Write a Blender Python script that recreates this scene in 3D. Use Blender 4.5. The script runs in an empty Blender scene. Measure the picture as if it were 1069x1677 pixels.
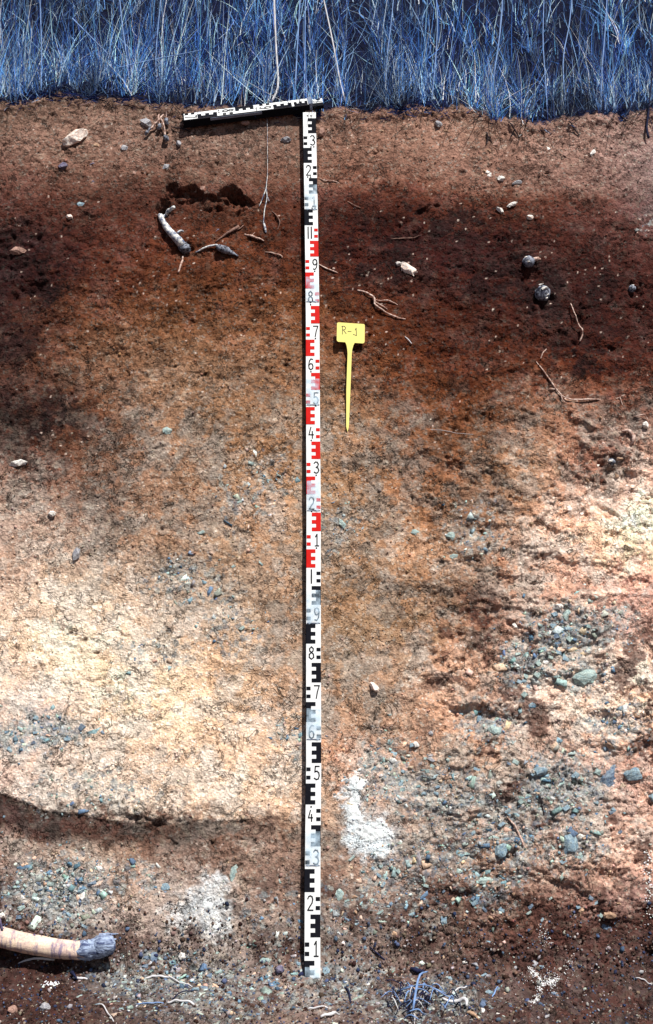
import bpy, math, random
import numpy as np

# ------------------------------------------------------------------ camera, world, sun, exposure
S = bpy.context.scene
COL = S.collection
FPX, W0, CAMZ = 2100.0, 3.0209, 1.0957           # focal length in photo pixels, distance, eye height
CX, CY = 534.5, 838.5
TH = math.radians(90 - 17.866)                   # slope of the cut bank
cam_d = bpy.data.cameras.new('camera'); cam = bpy.data.objects.new('camera', cam_d); COL.objects.link(cam)
cam.location = (0, -W0, CAMZ); cam.rotation_euler = (math.pi / 2, 0, 0)
cam_d.sensor_fit = 'VERTICAL'; cam_d.sensor_height = 36.0; cam_d.lens = FPX / 1677 * 36.0
cam_d.clip_start = 0.05; cam_d.clip_end = 1000
S.camera = cam

SUN_TRAVEL = (-0.42, 0.614, -1.354)
world = bpy.data.worlds.new('World'); S.world = world; world.use_nodes = True
wn = world.node_tree.nodes; bg = wn['Background']
sky = wn.new('ShaderNodeTexSky'); sky.sky_type = 'NISHITA'; sky.sun_disc = False
sky.sun_elevation = math.radians(61.2); sky.sun_rotation = math.radians(145.6)
world.node_tree.links.new(sky.outputs[0], bg.inputs[0]); bg.inputs[1].default_value = 0.05
sun_d = bpy.data.lights.new('sun', 'SUN'); sun = bpy.data.objects.new('sun', sun_d); COL.objects.link(sun)
sun_d.energy = 5.0; sun_d.angle = math.radians(0.5); sun_d.color = (1.0, 0.965, 0.91)
from mathutils import Vector, Matrix
sun.rotation_euler = Vector(SUN_TRAVEL).to_track_quat('-Z', 'Y').to_euler()
vs = S.view_settings; vs.view_transform = 'Standard'; vs.look = 'None'; vs.gamma = 1.0
vs.exposure = 0.25; vs.use_curve_mapping = False

rnd = random.Random(11)
rng = np.random.default_rng(5)

# ------------------------------------------------------------------ numeric helpers
def lin(c):
    c = np.asarray(c, float) / 255.0
    return np.where(c <= 0.04045, c / 12.92, ((c + 0.055) / 1.055) ** 2.4)

def smooth(a, b, x):
    t = np.clip((x - a) / (b - a), 0, 1); return t * t * (3 - 2 * t)

def hash2(ix, iy, seed):
    h = (ix.astype(np.int64) * 374761393 + iy.astype(np.int64) * 668265263 + seed * 974634777) & 0xFFFFFFFF
    h = ((h ^ (h >> 13)) * 1274126177) & 0xFFFFFFFF
    h = ((h ^ (h >> 16)) * 2246822519) & 0xFFFFFFFF
    return ((h ^ (h >> 15)) & 0xFFFFFF) / float(0xFFFFFF)

def vnoise(x, y, seed):
    ix = np.floor(x); iy = np.floor(y); fx = x - ix; fy = y - iy
    ix = ix.astype(np.int64); iy = iy.astype(np.int64)
    fx = fx * fx * fx * (fx * (fx * 6 - 15) + 10); fy = fy * fy * fy * (fy * (fy * 6 - 15) + 10)
    a = hash2(ix, iy, seed); b = hash2(ix + 1, iy, seed); c = hash2(ix, iy + 1, seed); d = hash2(ix + 1, iy + 1, seed)
    return (a + (b - a) * fx + (c - a) * fy + (a - b - c + d) * fx * fy) * 2 - 1

def fbm(x, y, freq, octv, seed, gain=0.5):
    s = 0; amp = 1; tot = 0; ca, sa = math.cos(0.6), math.sin(0.6)
    for k in range(octv):
        s = s + amp * vnoise(x * freq + 17.3 * k, y * freq - 9.1 * k, seed + k)
        tot += amp; amp *= gain; freq *= 2.07; x, y = x * ca - y * sa, x * sa + y * ca
    return s / tot

def worley(x, y, freq, seed):
    x = x * freq; y = y * freq
    ix = np.floor(x).astype(np.int64); iy = np.floor(y).astype(np.int64)
    best = np.full(x.shape, 9.0); second = np.full(x.shape, 9.0); val = np.zeros(x.shape)
    for dx in (-1, 0, 1):
        for dy in (-1, 0, 1):
            jx = ix + dx; jy = iy + dy
            px = jx + hash2(jx, jy, seed); py = jy + hash2(jx, jy, seed + 7)
            d = np.hypot(px - x, py - y); m = d < best
            second = np.where(m, best, np.minimum(second, d))
            val = np.where(m, hash2(jx, jy, seed + 13), val); best = np.where(m, d, best)
    return best, second, val

# ------------------------------------------------------------------ profile of the cut: pit floor -> corner -> face -> lip -> meadow
_t = np.linspace(-3.0, 3.2, 12401); _dt = _t[1] - _t[0]
_ang = math.radians(3) + (TH - math.radians(3)) * smooth(-0.075, 0.085, _t)
_y = np.concatenate([[0], np.cumsum(np.cos(_ang[:-1]) * _dt)]); _z = np.concatenate([[0], np.cumsum(np.sin(_ang[:-1]) * _dt)])
_k = np.searchsorted(_t, 1.0)
_y += math.cos(TH) * 1.0 - _y[_k]; _z += math.sin(TH) * 1.0 - _z[_k]
_w = _y + W0; _py = CY - FPX * (_z - CAMZ) / _w
_ok = _t > -1.5
def t_of(py): return np.interp(-np.asarray(py, float), -_py[_ok], _t[_ok])
def depth_of(t): return np.interp(t, _t, _w)
def ut(px, py):                                   # a point of the photograph as metres along and up the cut face
    t = t_of(py); return (np.asarray(px, float) - CX) / FPX * depth_of(t), t
def nominal(u, t):                                # and back
    w = depth_of(t); return CX + FPX * u / w, np.interp(t, _t, _py)

_q = np.linspace(0, 6.0, 6001); _dq = _q[1] - _q[0]
HILL = math.radians(34)
_ra = TH + (HILL - TH) * smooth(-0.005, 0.05, _q)
_ry = np.concatenate([[0], np.cumsum(np.cos(_ra[:-1]) * _dq)]); _rz = np.concatenate([[0], np.cumsum(np.sin(_ra[:-1]) * _dq)])
EDGE_X = [-900, 0, 50, 90, 170, 250, 300, 400, 520, 600, 700, 770, 860, 920, 1000, 1069, 1900]
EDGE_Y = [180, 178, 172, 163, 165, 180, 187, 186, 187, 190, 184, 187, 209, 209, 198, 195, 190]
def lip(u):
    px = CX + FPX * u / 3.76
    py = np.interp(px, EDGE_X, EDGE_Y) + 4.5 * vnoise(u * 23, u * 0, 77) + 3.0 * vnoise(u * 71, u * 0, 78)
    return t_of(py)
def frame(u, t):
    tt = lip(u); over = np.clip(t - tt, 0, 5.9); tb = np.minimum(t, tt)
    y = np.interp(tb, _t, _y) + np.interp(over, _q, _ry); z = np.interp(tb, _t, _z) + np.interp(over, _q, _rz)
    a = np.where(t > tt, np.interp(over, _q, _ra), np.interp(tb, _t, _ang))
    return np.stack([u, y, z], -1), np.stack([np.zeros_like(u), -np.sin(a), np.cos(a)], -1)

# the levelling staff's line (photo pixels, bottom to top) is needed by the relief
ST_Y = np.array([1603, 1420, 1250, 1060, 840, 640, 520, 430, 340, 240, 186.])
ST_X = np.array([511.5, 512, 513.7, 513.4, 513.6, 512.4, 512.0, 510.8, 509.4, 507.5, 506.6])
def staff_u(t):
    py = np.interp(t, _t, _py); px = np.interp(-py, -ST_Y, ST_X)
    return (px - CX) / FPX * depth_of(t)

BX = [-600, 0, 40, 75, 130, 190, 270, 350, 420, 490, 560]
BY = [1270, 1298, 1314, 1329, 1333, 1345, 1349, 1346, 1341, 1334, 1330]
def blob(X, Y, cx, cy, rx, ry, rot=0.0):
    c, s = math.cos(rot), math.sin(rot); dx = X - cx; dy = Y - cy
    return np.hypot((dx * c + dy * s) / rx, (-dx * s + dy * c) / ry)
CAVITY = [(300, 322, 30, 12, 0), (340, 333, 40, 12, 0), (376, 330, 20, 22, 0.3), (268, 345, 12, 9, 0), (283, 306, 14, 8, 0), (400, 325, 18, 7, .4), (264, 336, 9, 12, 0), (320, 312, 14, 8, .3), (388, 318, 12, 12, .8)]
PITS = [(28, 395, 48, 30, 0, .014), (50, 470, 60, 22, -.2, .010), (28, 415, 20, 12, 0, -.010), (300, 408, 18, 14, 0, .016), (885, 496, 22, 18, 0, .018),
        (868, 448, 18, 12, 0, .012), (942, 545, 10, 45, 0.2, .012), (1000, 752, 30, 10, .1, .016), (1012, 775, 30, 18, .3, .018), (985, 575, 26, 6, 0, .010),
        (950, 700, 38, 16, .7, .012), (890, 860, 36, 10, .65, .010), (1000, 845, 44, 10, .6, .012), (945, 1045, 40, 22, .2, .014), (930, 1290, 34, 26, .5, .012),
        (780, 1170, 40, 14, .1, .010), (840, 1015, 60, 16, 0, .006), (700, 345, 26, 6, -.5, .012), (640, 380, 60, 25, .1, .006), (1035, 475, 14, 18, .3, .012),
        (700, 740, 45, 30, .5, .006), (240, 1345, 60, 8, .1, .010), (690, 1345, 10, 40, -.5, .008), (830, 1400, 20, 14, 0, .012), (960, 1430, 90, 10, 0, .008),
        (530, 1480, 6, 40, 0, .004)]
CRACKS = [[(150, 912), (178, 922), (200, 925), (225, 918)], [(25, 1055), (40, 1080), (75, 1098)], [(125, 1105), (150, 1118), (170, 1112)],
          [(780, 680), (810, 672), (850, 672), (885, 680)], [(805, 1245), (850, 1240), (900, 1255)], [(660, 1410), (700, 1420), (740, 1446)],
          [(985, 720), (1005, 740), (1040, 742)], [(1030, 730), (1045, 755), (1042, 790)], [(870, 745), (900, 750), (918, 765)],
          [(720, 925), (760, 920), (790, 928)], [(960, 1110), (985, 1100), (1010, 1085), (1020, 1078)], [(640, 950), (680, 938), (700, 952)],
          [(830, 850), (838, 880), (832, 905)], [(860, 1345), (848, 1375), (838, 1400)], [(840, 910), (870, 935), (930, 925), (960, 925)],
          [(260, 590), (285, 600), (300, 590)], [(235, 740), (280, 730), (330, 735)], [(380, 500), (405, 515), (420, 525)], [(190, 400), (180, 420)]]
def polydist(X, Y, pts):
    d = np.full(X.shape, 1e3)
    for (x0, y0), (x1, y1) in zip(pts[:-1], pts[1:]):
        L2 = (x1 - x0) ** 2 + (y1 - y0) ** 2
        s = np.clip(((X - x0) * (x1 - x0) + (Y - y0) * (y1 - y0)) / L2, 0, 1)
        d = np.minimum(d, np.hypot(X - x0 - s * (x1 - x0), Y - y0 - s * (y1 - y0)))
    return d

def fissures(u, t, X, Y):
    wu = u + .012 * fbm(u, t, 30, 3, 401); wt = t + .012 * fbm(u, t, 30, 3, 411)
    a = np.abs(fbm(wu, wt * 1.35, 11, 3, 421, .55)); b = np.abs(fbm(wu * .8, wt * 1.5, 26, 2, 431, .55))
    where = smooth(0.02, .30, fbm(u, t, 7, 3, 441) + .10); w2 = smooth(0.05, .3, fbm(u, t, 10, 3, 451) + .08)
    f = np.maximum(smooth(.022, .006, a) * where, smooth(.034, .010, b) * w2)
    cr = np.zeros_like(u); n = fbm(u, t, 40, 3, 461, .6); wx = 9 * fbm(u, t, 22, 3, 471, .6); wy = 9 * fbm(u, t, 22, 3, 481, .6)
    for c in CRACKS: cr = np.maximum(cr, smooth(2.4, .5, polydist(X + wx, Y + wy, c)))
    return np.maximum(f, cr * smooth(-.25, .2, n)), f
def relief(u, t):
    X, Y = nominal(u, t)
    wx = 9 * fbm(u, t, 14, 3, 31); wy = 9 * fbm(u, t, 14, 3, 41)
    Xw, Yw = X + wx, Y + wy
    h = 0.011 * fbm(u, t, 2.6, 3, 1) + 0.0045 * fbm(u, t, 13, 3, 5)
    rough = 0.72 + 0.35 * fbm(u, t, 5, 3, 71) + 0.35 * smooth(1380, 1540, Y) + 0.4 * smooth(620, 760, X) * smooth(960, 1080, Y) - 0.28 * smooth(560, 380, X) * smooth(880, 1000, Y) * smooth(1340, 1290, Y) + 0.1 * smooth(420, 330, Y)
    h = h + rough * 0.0025 * fbm(u, t, 48, 3, 9, 0.6)
    f1, f2, _ = worley(u + 0.004 * fbm(u, t, 60, 2, 3), t, 62, 21)
    h = h + rough * 0.0027 * (smooth(0.0, 0.35, f2 - f1) - 0.5) * smooth(-0.2, 0.5, fbm(u, t, 9, 2, 15) + 0.15)
    g1, g2, gv = worley(u, t, 150, 25)
    h = h + rough * 0.0018 * np.clip(1 - g1 * 1.7, 0, 1) * (gv > 0.55)
    h = h - 0.0025 * smooth(0.45, 0.75, vnoise(u * 95, t * 95, 61)) * smooth(-0.1, .4, fbm(u, t, 6, 2, 19) + 0.1)
    amp = 0.0014 + 0.0032 * smooth(600, 760, X) * smooth(620, 760, Y) + .0016 * smooth(330, 420, Y) * smooth(700, 560, Y)
    la = fbm(u * .8 + .010 * fbm(u, t, 40, 3, 721), t * 1.5 + .3 * u, 9, 3, 711, .55); lb = fbm(u * 1.1, t * 1.4 - .4 * u + .008 * fbm(u, t, 50, 3, 741), 19, 3, 731, .55)
    h = h + amp * (smooth(-.02, .012, la) + .8 * smooth(.20, .23, la) - .8 * smooth(-.19, -.22, la) - .5) + .75 * amp * (smooth(.05, .085, lb) - smooth(-.16, -.19, lb))
    fis, _ = fissures(u, t, X, Y); h = h - 0.0042 * fis
    # pale block standing proud above the hollow at the lower left
    yb = np.interp(Xw * 0.4 + X * 0.6, BX, BY); above = smooth(3, -3, Y - yb) * smooth(540, 440, X)
    h = h + above * (0.0035 * smooth(-160, -10, Y - yb) + 0.0005)
    cw = 11 * fbm(u, t, 34, 3, 97, .6); cw2 = 9 * fbm(u, t, 34, 3, 98, .6)
    for cx, cy, rx, ry, ro in CAVITY:
        h = h - 0.030 * smooth(1.15, 0.75, blob(Xw + cw, Yw + cw2, cx, cy, rx, ry, ro)) * (0.7 + 0.3 * vnoise(u * 50, t * 50, 91))
    for cx, cy, rx, ry, ro, dp in PITS:
        h = h - dp * smooth(1.2, 0.6, blob(Xw, Yw, cx, cy, rx, ry, ro)) * (0.6 + 0.6 * vnoise(u * 60, t * 60, 93))
    # loose rubble at the foot of the face
    h = h + 0.010 * smooth(1470, 1600, Y) * fbm(u, t, 17, 3, 55)
    h = h + 0.006 * smooth(0.02, 0.0, lip(u) - t)
    # the face was trimmed flat where the staff leans on it
    st = smooth(0.075, 0.022, np.abs(u - staff_u(t))) * smooth(-0.02, 0.01, t)
    h = h * (1 - 0.75 * st) - 0.004 * st
    return h

def surf(px, py, off=0.0):
    u, t = ut(np.atleast_1d(px), np.atleast_1d(py)); P, N = frame(u, t)
    P = P + N * (relief(u, t) + off)[:, None]
    return (Vector(P[0]), Vector(N[0])) if P.shape[0] == 1 else (P, N)
def mpp(py): return float(depth_of(t_of(py))) / FPX       # metres per photo pixel at that height

# ------------------------------------------------------------------ colours of the soil horizons (as they read in the photograph)
ROWS = {
 160: [(0,120,95,80),(300,112,88,76),(560,116,88,74),(800,122,92,78),(1069,128,102,94)],
 200: [(0,116,90,76),(130,122,94,80),(300,114,90,78),(480,108,84,72),(600,127,94,78),(800,124,94,78),(1000,128,100,90)],
 250: [(0,112,84,72),(130,114,86,72),(270,110,84,72),(400,108,84,72),(560,114,82,66),(700,124,92,76),(850,128,96,82),(960,132,102,90),(1069,130,106,102)],
 300: [(0,98,70,62),(130,100,72,62),(270,95,68,58),(400,98,70,58),(560,104,72,60),(700,112,78,64),(850,124,92,78),(1000,128,97,88),(1069,126,104,100)],
 312: [(0,94,66,58),(130,96,68,58),(270,88,60,52),(400,96,66,56),(560,92,58,48),(700,98,64,52),(850,116,82,68),(1000,122,90,80),(1069,124,100,96)],
 328: [(0,84,55,48),(130,86,58,50),(270,80,52,44),(400,93,62,50),(560,78,46,38),(700,80,46,37),(850,92,58,47),(1000,100,70,62),(1069,116,92,90)],
 340: [(0,84,55,48),(130,84,56,48),(270,78,50,42),(400,92,60,48),(560,76,44,36),(700,77,44,35),(850,87,54,44),(1000,96,66,60),(1069,112,88,88)],
 390: [(0,60,34,32),(50,54,28,28),(130,82,50,42),(270,92,55,42),(400,95,58,42),(560,71,36,29),(670,62,31,25),(800,60,30,26),(930,72,41,35),(1069,90,62,58)],
 450: [(0,55,31,31),(100,70,41,35),(200,92,56,42),(300,95,58,42),(400,95,60,42),(560,78,43,34),(700,66,34,28),(850,65,35,29),(950,62,33,29),(1069,74,44,40)],
 520: [(0,62,38,34),(100,92,62,48),(200,105,72,52),(300,105,70,48),(400,110,74,52),(480,115,78,52),(560,98,62,45),(650,82,48,34),(800,75,42,32),(930,62,33,29),(1069,68,38,34)],
 600: [(0,78,52,44),(100,105,74,58),(200,125,92,68),(300,130,96,68),(400,125,90,62),(480,128,92,64),(560,118,82,58),(650,105,68,48),(750,92,55,40),(850,98,60,44),(950,90,52,40),(1069,82,48,40)],
 680: [(0,72,46,40),(80,75,48,40),(170,112,80,62),(280,138,105,78),(400,135,100,70),(480,140,102,70),(560,130,98,70),(650,118,80,58),(750,105,70,50),(850,130,92,68),(930,148,106,82),(1069,132,90,74)],
 760: [(0,122,92,80),(70,110,78,64),(150,125,92,72),(250,145,110,85),(400,148,112,80),(480,150,112,80),(560,138,104,76),(660,120,84,60),(720,110,75,54),(800,130,96,70),(880,168,130,100),(950,152,108,88),(1010,98,62,52),(1069,205,165,142)],
 840: [(0,175,145,125),(80,165,132,112),(160,140,108,88),(260,148,116,92),(380,155,120,92),(480,158,122,92),(560,140,110,84),(660,142,104,75),(750,118,84,62),(830,142,108,82),(900,188,152,127),(980,205,165,140),(1050,252,228,208)],
 900: [(0,195,162,140),(80,195,165,142),(160,170,140,118),(260,155,126,102),(380,152,122,96),(480,155,122,95),(580,148,118,92),(660,158,120,90),(740,150,118,94),(810,148,112,88),(880,188,152,130),(960,220,184,158),(1069,240,210,186)],
 960: [(0,210,180,155),(80,225,200,172),(160,205,178,150),(260,168,142,118),(380,158,132,108),(480,155,124,98),(560,140,112,86),(680,135,105,78),(780,125,92,72),(860,175,138,115),(960,190,150,130),(1069,195,150,135)],
 1030: [(0,230,200,172),(100,240,218,190),(200,222,196,168),(300,190,162,135),(400,175,148,120),(480,155,124,98),(560,142,116,88),(680,140,112,84),(780,105,75,62),(850,165,135,118),(930,125,108,100),(1000,150,125,115),(1069,190,155,140)],
 1100: [(0,232,202,175),(100,240,215,188),(200,235,210,180),(300,228,198,165),(400,200,165,130),(480,170,135,105),(560,150,122,95),(680,158,125,98),(740,180,140,112),(820,145,120,105),(900,175,155,140),(980,175,160,145),(1069,225,190,165)],
 1180: [(0,190,165,150),(60,175,165,165),(130,205,185,165),(200,228,200,172),(300,225,192,160),(400,215,180,145),(480,195,160,128),(560,160,128,102),(650,155,125,100),(720,165,130,105),(800,160,130,112),(900,175,155,142),(1000,200,175,155),(1069,205,172,150)],
 1250: [(0,215,185,168),(100,205,185,168),(200,205,178,155),(300,218,188,160),(400,222,190,158),(480,205,172,140),(560,185,140,112),(620,185,138,110),(700,140,120,105),(800,165,140,120),(900,150,118,105),(1000,150,130,122),(1069,160,120,108)],
 1310: [(0,205,180,165),(60,205,182,165),(150,205,190,172),(300,210,188,165),(400,215,188,160),(480,200,172,145),(560,165,140,118),(680,145,125,112),(800,150,130,118),(880,130,115,110),(1000,140,125,120),(1069,185,150,132)],
 1355: [(0,150,125,112),(60,130,104,92),(150,100,74,64),(300,112,86,74),(480,125,98,82),(560,150,128,112),(680,146,126,114),(800,152,132,120),(880,145,125,115),(1000,165,138,122),(1069,188,152,134)],
 1400: [(0,150,125,112),(60,150,132,120),(150,180,158,138),(230,150,120,102),(300,125,98,84),(400,135,108,92),(480,130,104,88),(560,140,115,100),(680,150,130,118),(780,150,125,108),(880,160,135,120),(960,185,150,128),(1069,190,150,130)],
 1470: [(0,80,55,48),(40,130,115,110),(100,165,155,148),(200,175,152,135),(270,165,145,130),(345,175,165,155),(400,150,128,112),(480,130,105,92),(560,125,102,90),(650,140,115,100),(750,125,100,88),(850,110,82,72),(950,115,85,75),(1069,130,100,92)],
 1520: [(0,75,50,44),(80,105,85,78),(160,140,120,108),(230,165,140,122),(340,165,150,136),(420,120,98,86),(480,110,88,76),(560,112,90,80),(650,120,98,86),(750,95,72,64),(850,90,64,58),(950,80,55,50),(1069,85,62,58)],
 1580: [(0,70,44,38),(100,75,48,42),(200,90,68,60),(300,112,92,82),(400,108,88,78),(480,110,90,80),(600,105,82,72),(700,95,75,68),(800,88,68,62),(900,80,58,54),(1069,75,56,54)],
 1640: [(0,68,44,40),(100,72,48,44),(200,85,68,64),(300,92,78,74),(400,95,80,74),(500,112,90,80),(600,100,82,74),(700,80,72,76),(800,82,68,66),(900,78,64,62),(1069,72,60,60)],
 1760: [(0,68,46,42),(300,88,72,68),(500,105,86,77),(700,84,70,68),(1069,74,60,58)],
}
ALB = np.array([1.0, 1.0, 1.0])                    # reflectance of a surface that reads as lin(c) in full light
_gx = np.arange(-64, 1137, 8.0); _gy = np.arange(150, 1770, 8.0)
_field = np.zeros((len(_gy), len(_gx), 3))
_ry_ = sorted(ROWS)
_rows = np.array([[np.interp(_gx, [p[0] for p in ROWS[r]], lin([p[1:] for p in ROWS[r]])[:, c]) for c in range(3)] for r in _ry_])
for i in range(len(_gx)):
    for c in range(3): _field[:, i, c] = np.interp(_gy, _ry_, _rows[:, c, i])
_lum = _field.mean(-1, keepdims=True)
def _gain(cx, cy, rx, ry, g):
    k = np.exp(-((_gx[None, :] - cx) / rx) ** 2 - ((_gy[:, None] - cy) / ry) ** 2)[..., None]; return 1 + (np.array(g) - 1) * k
_field = _field * _gain(970, 840, 150, 170, (1.12, 1.08, 1.05)) * _gain(940, 1180, 260, 240, (1.25, 1.24, 1.22)) * _gain(560, 800, 260, 190, (1.20, 1.17, 1.02)) * _gain(30, 900, 190, 90, (.80, .80, .80)) * _gain(200, 1160, 200, 150, (1.10, 1.12, 1.10))
_field = _field * _gain(300, 230, 600, 62, (1.24, 1.24, 1.24)) * _gain(850, 230, 300, 62, (1.12, 1.12, 1.12)) * _gain(780, 420, 220, 90, (.86, .78, .76)) * _gain(25, 440, 80, 80, (.85, .82, .85)) * _gain(60, 440, 110, 90, (.88, .80, .82)) * _gain(850, 570, 260, 75, (.78, .70, .68)) * _gain(50, 690, 130, 75, (.70, .66, .68))
_lum = _field.mean(-1, keepdims=True)
_sat = np.interp(_lum, [.02, .05, .12, .3, .7], [1.32, 1.27, .88, .80, .92]) * np.interp(_gy, [1400, 1560], [1, .78])[:, None, None]
_field = (_lum + (_field - _lum) * _sat) * np.interp(_lum, [.02, .05, .1, .3, .7], [.76, .90, 1.20, 1.20, 1.02])
_k = np.clip((_lum - .03) / .12, 0, 1); _field = _field * _gain(850, 1240, 330, 330, (1.18, 1.10, 1.04)) * _gain(480, 1610, 520, 110, (1.16, 1.26, 1.36)); _field = np.maximum(_field * (np.array([1.05, .93, .86]) * (1 - _k) + np.array([1.05, .975, .945]) * _k), .004)

SLATE = [(930, 1035, 70, 45, .9), (860, 1090, 55, 45, .7), (950, 1110, 50, 35, .7), (1010, 1020, 40, 40, .5), (60, 1200, 75, 32, .9), (920, 1290, 75, 60, .9), (830, 1375, 60, 60, .8),
         (640, 1265, 60, 60, .6), (735, 1300, 80, 50, .6), (800, 1190, 60, 40, .6), (100, 1460, 90, 60, .85), (940, 1390, 50, 40, .7), (220, 1440, 60, 30, .4), (1010, 1185, 50, 45, .6),
         (740, 1400, 80, 60, .4), (800, 1450, 60, 30, .6), (650, 1440, 70, 60, .45), (400, 820, 60, 60, .2), (310, 960, 70, 50, .35), (440, 780, 40, 40, .35), (560, 860, 30, 40, .4), (770, 870, 50, 50, .35),
         (700, 1640, 120, 40, .5), (330, 1620, 130, 60, .35), (480, 1210, 30, 40, .4), (380, 1030, 50, 40, .3), (255, 1065, 60, 30, .3), (1062, 360, 18, 24, .2), (150, 1300, 120, 40, .25), (560, 1500, 200, 60, .25), (300, 1610, 170, 50, .5), (520, 1610, 160, 50, .35), (90, 1440, 70, 40, .6)]
LIME = [(583, 1283, 17, 15, 0), (580, 1332, 16, 34, 0), (610, 1366, 38, 33, .35), (626, 1386, 24, 24, 0), (588, 1375, 26, 26, 0), (325, 1480, 20, 34, .2), (347, 1445, 14, 22, 0), (340, 1490, 24, 40, 0), (360, 1520, 12, 16, 0), (560, 1290, 10, 6, 0), (300, 1500, 24, 22, 0)]

def soil_colour(u, t):
    X, Y = nominal(u, t)
    wx = 26 * fbm(u, t, 5, 4, 131, .6); wy = 20 * fbm(u, t, 5, 4, 141, .6)
    q1, q2, qv = worley(u + .006 * fbm(u, t, 45, 2, 133), t + .006 * fbm(u, t, 45, 2, 134), 48, 135); r1, r2_, rv = worley(u, t, 115, 136)
    wx = wx + 16 * fbm(u, t, 42, 3, 137, .6) + 34 * (qv - .5) + 22 * (rv - .5); wy = wy + 16 * fbm(u, t, 42, 3, 138, .6) + 34 * (np.mod(qv * 17.3, 1) - .5) + 22 * (np.mod(rv * 13.7, 1) - .5)
    bw = 26 * fbm(u, t, 5, 4, 141, .6) * .5; far = np.interp(Y, [280, 330, 400, 900], [.45, .45, 1, 1]); wx = wx * far; wy = wy * far
    Xw = np.clip(X + wx, _gx[0], _gx[-1] - 1e-3); Yw = np.clip(Y + wy, _gy[0], _gy[-1] - 1e-3)
    fx = (Xw - _gx[0]) / 8; fy = (Yw - _gy[0]) / 8
    i = fx.astype(int); j = fy.astype(int); fx = (fx - i)[:, None]; fy = (fy - j)[:, None]
    C = (_field[j, i] * (1 - fx) + _field[j, i + 1] * fx) * (1 - fy) + (_field[j + 1, i] * (1 - fx) + _field[j + 1, i + 1] * fx) * fy
    def mixto(C, col, m): return C + (lin(col) - C) * np.clip(m, 0, 1)[:, None]
    # dark brown band under the pale block
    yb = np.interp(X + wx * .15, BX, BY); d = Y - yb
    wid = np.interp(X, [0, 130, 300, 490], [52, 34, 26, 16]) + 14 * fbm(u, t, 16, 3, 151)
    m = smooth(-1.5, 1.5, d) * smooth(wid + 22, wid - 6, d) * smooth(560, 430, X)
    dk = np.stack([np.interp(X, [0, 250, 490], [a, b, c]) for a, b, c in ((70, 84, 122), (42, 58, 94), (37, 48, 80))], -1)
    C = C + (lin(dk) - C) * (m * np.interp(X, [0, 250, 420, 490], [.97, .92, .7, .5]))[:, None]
    # humus, iron and pale mottles
    n1 = fbm(u, t, 21, 4, 161, .6); n2 = fbm(u, t, 8, 3, 171, .55); n3 = fbm(u, t, 40, 3, 181, .6)
    lu = C.mean(-1); calm = np.interp(lu, [.1, .3, .55], [1, .72, .32])
    v = (0.30 * n1 + 0.24 * n2 + 0.30 * n3) * calm; C = np.where(v[:, None] < 0, C * (1 + v)[:, None], C + (np.maximum(C * 1.75, C + .05) * .9 + .1 * C.mean(-1, keepdims=True) * 1.9 - C) * np.clip(v * 1.2, 0, 1)[:, None])
    iron = smooth(0.15, 0.55, fbm(u, t, 11, 3, 191)) * smooth(500, 640, Y) * 0.35
    C = C * (1 + iron[:, None] * np.array([0.12, -0.08, -0.25]))
    # ochre and grey green mottles with sharp edges in the weathered subsoil
    up = smooth(560, 700, Y) * smooth(1440, 1360, Y); ma = fbm(u + .01 * n3, t, 13, 5, 193, .62); mb = fbm(u - .01 * n3, t + .3, 17, 5, 195, .62)
    lm_ = C.mean(-1, keepdims=True); C = C + (np.array([1.11, .97, .83]) * lm_ * 1.08 - C) * (.20 * up * smooth(.06, .24, ma))[:, None]
    lm_ = C.mean(-1, keepdims=True); C = C + (np.array([1.02, 1.01, .92]) * lm_ * .92 - C) * (.42 * up * smooth(.10, .19, mb))[:, None]
    lm_ = C.mean(-1, keepdims=True); C = C + (np.array([1.14, .98, .84]) * lm_ * 1.36 - C) * (.45 * up * smooth(.16, .24, fbm(u, t + .7, 24, 4, 197, .6)))[:, None]
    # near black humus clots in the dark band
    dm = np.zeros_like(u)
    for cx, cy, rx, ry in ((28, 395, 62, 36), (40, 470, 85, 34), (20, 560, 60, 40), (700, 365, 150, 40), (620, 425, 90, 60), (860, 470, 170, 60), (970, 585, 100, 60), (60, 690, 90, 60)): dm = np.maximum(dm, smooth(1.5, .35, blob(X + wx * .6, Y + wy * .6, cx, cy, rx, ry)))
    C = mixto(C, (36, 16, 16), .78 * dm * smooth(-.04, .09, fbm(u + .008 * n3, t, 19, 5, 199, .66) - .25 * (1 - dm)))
    # dark earth clinging in the stony lower right
    mm = smooth(620, 760, X) * smooth(930, 1010, Y) * smooth(0.19, 0.27, fbm(u, t, 17, 5, 201, .65)) * 0.8
    C = mixto(C, (84, 52, 45), mm)
    mm = smooth(1380, 1480, Y) * smooth(0.12, 0.24, fbm(u, t, 14, 5, 211, .65)) * 0.7
    C = mixto(C, (74, 48, 43), mm)
    # crushed slate
    sm = np.zeros_like(u)
    for cx, cy, rx, ry, a in SLATE: sm = np.maximum(sm, a * smooth(1.3, 0.4, blob(X + wx * .6, Y + wy * .6, cx, cy, rx, ry)))
    C = mixto(C, (174, 182, 178), sm * .55 * smooth(-.25, .25, fbm(u, t, 15, 4, 223, .6)))
    f1, f2, cv = worley(u + .003 * n3, t, 72, 221); g1, g2, gv = worley(u, t, 170, 231)
    chips = (cv < sm * 0.8) * smooth(0.02, 0.12, f2 - f1); ch2 = (gv < sm * 0.5) * smooth(0.02, 0.15, g2 - g1)
    tone = (np.mod(cv * 37.7, 1.0))[:, None]
    blue = lin((88, 102, 116)) * (1 - tone) + lin((168, 176, 170)) * tone
    C = C + (blue - C) * (chips * 0.62)[:, None]
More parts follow.
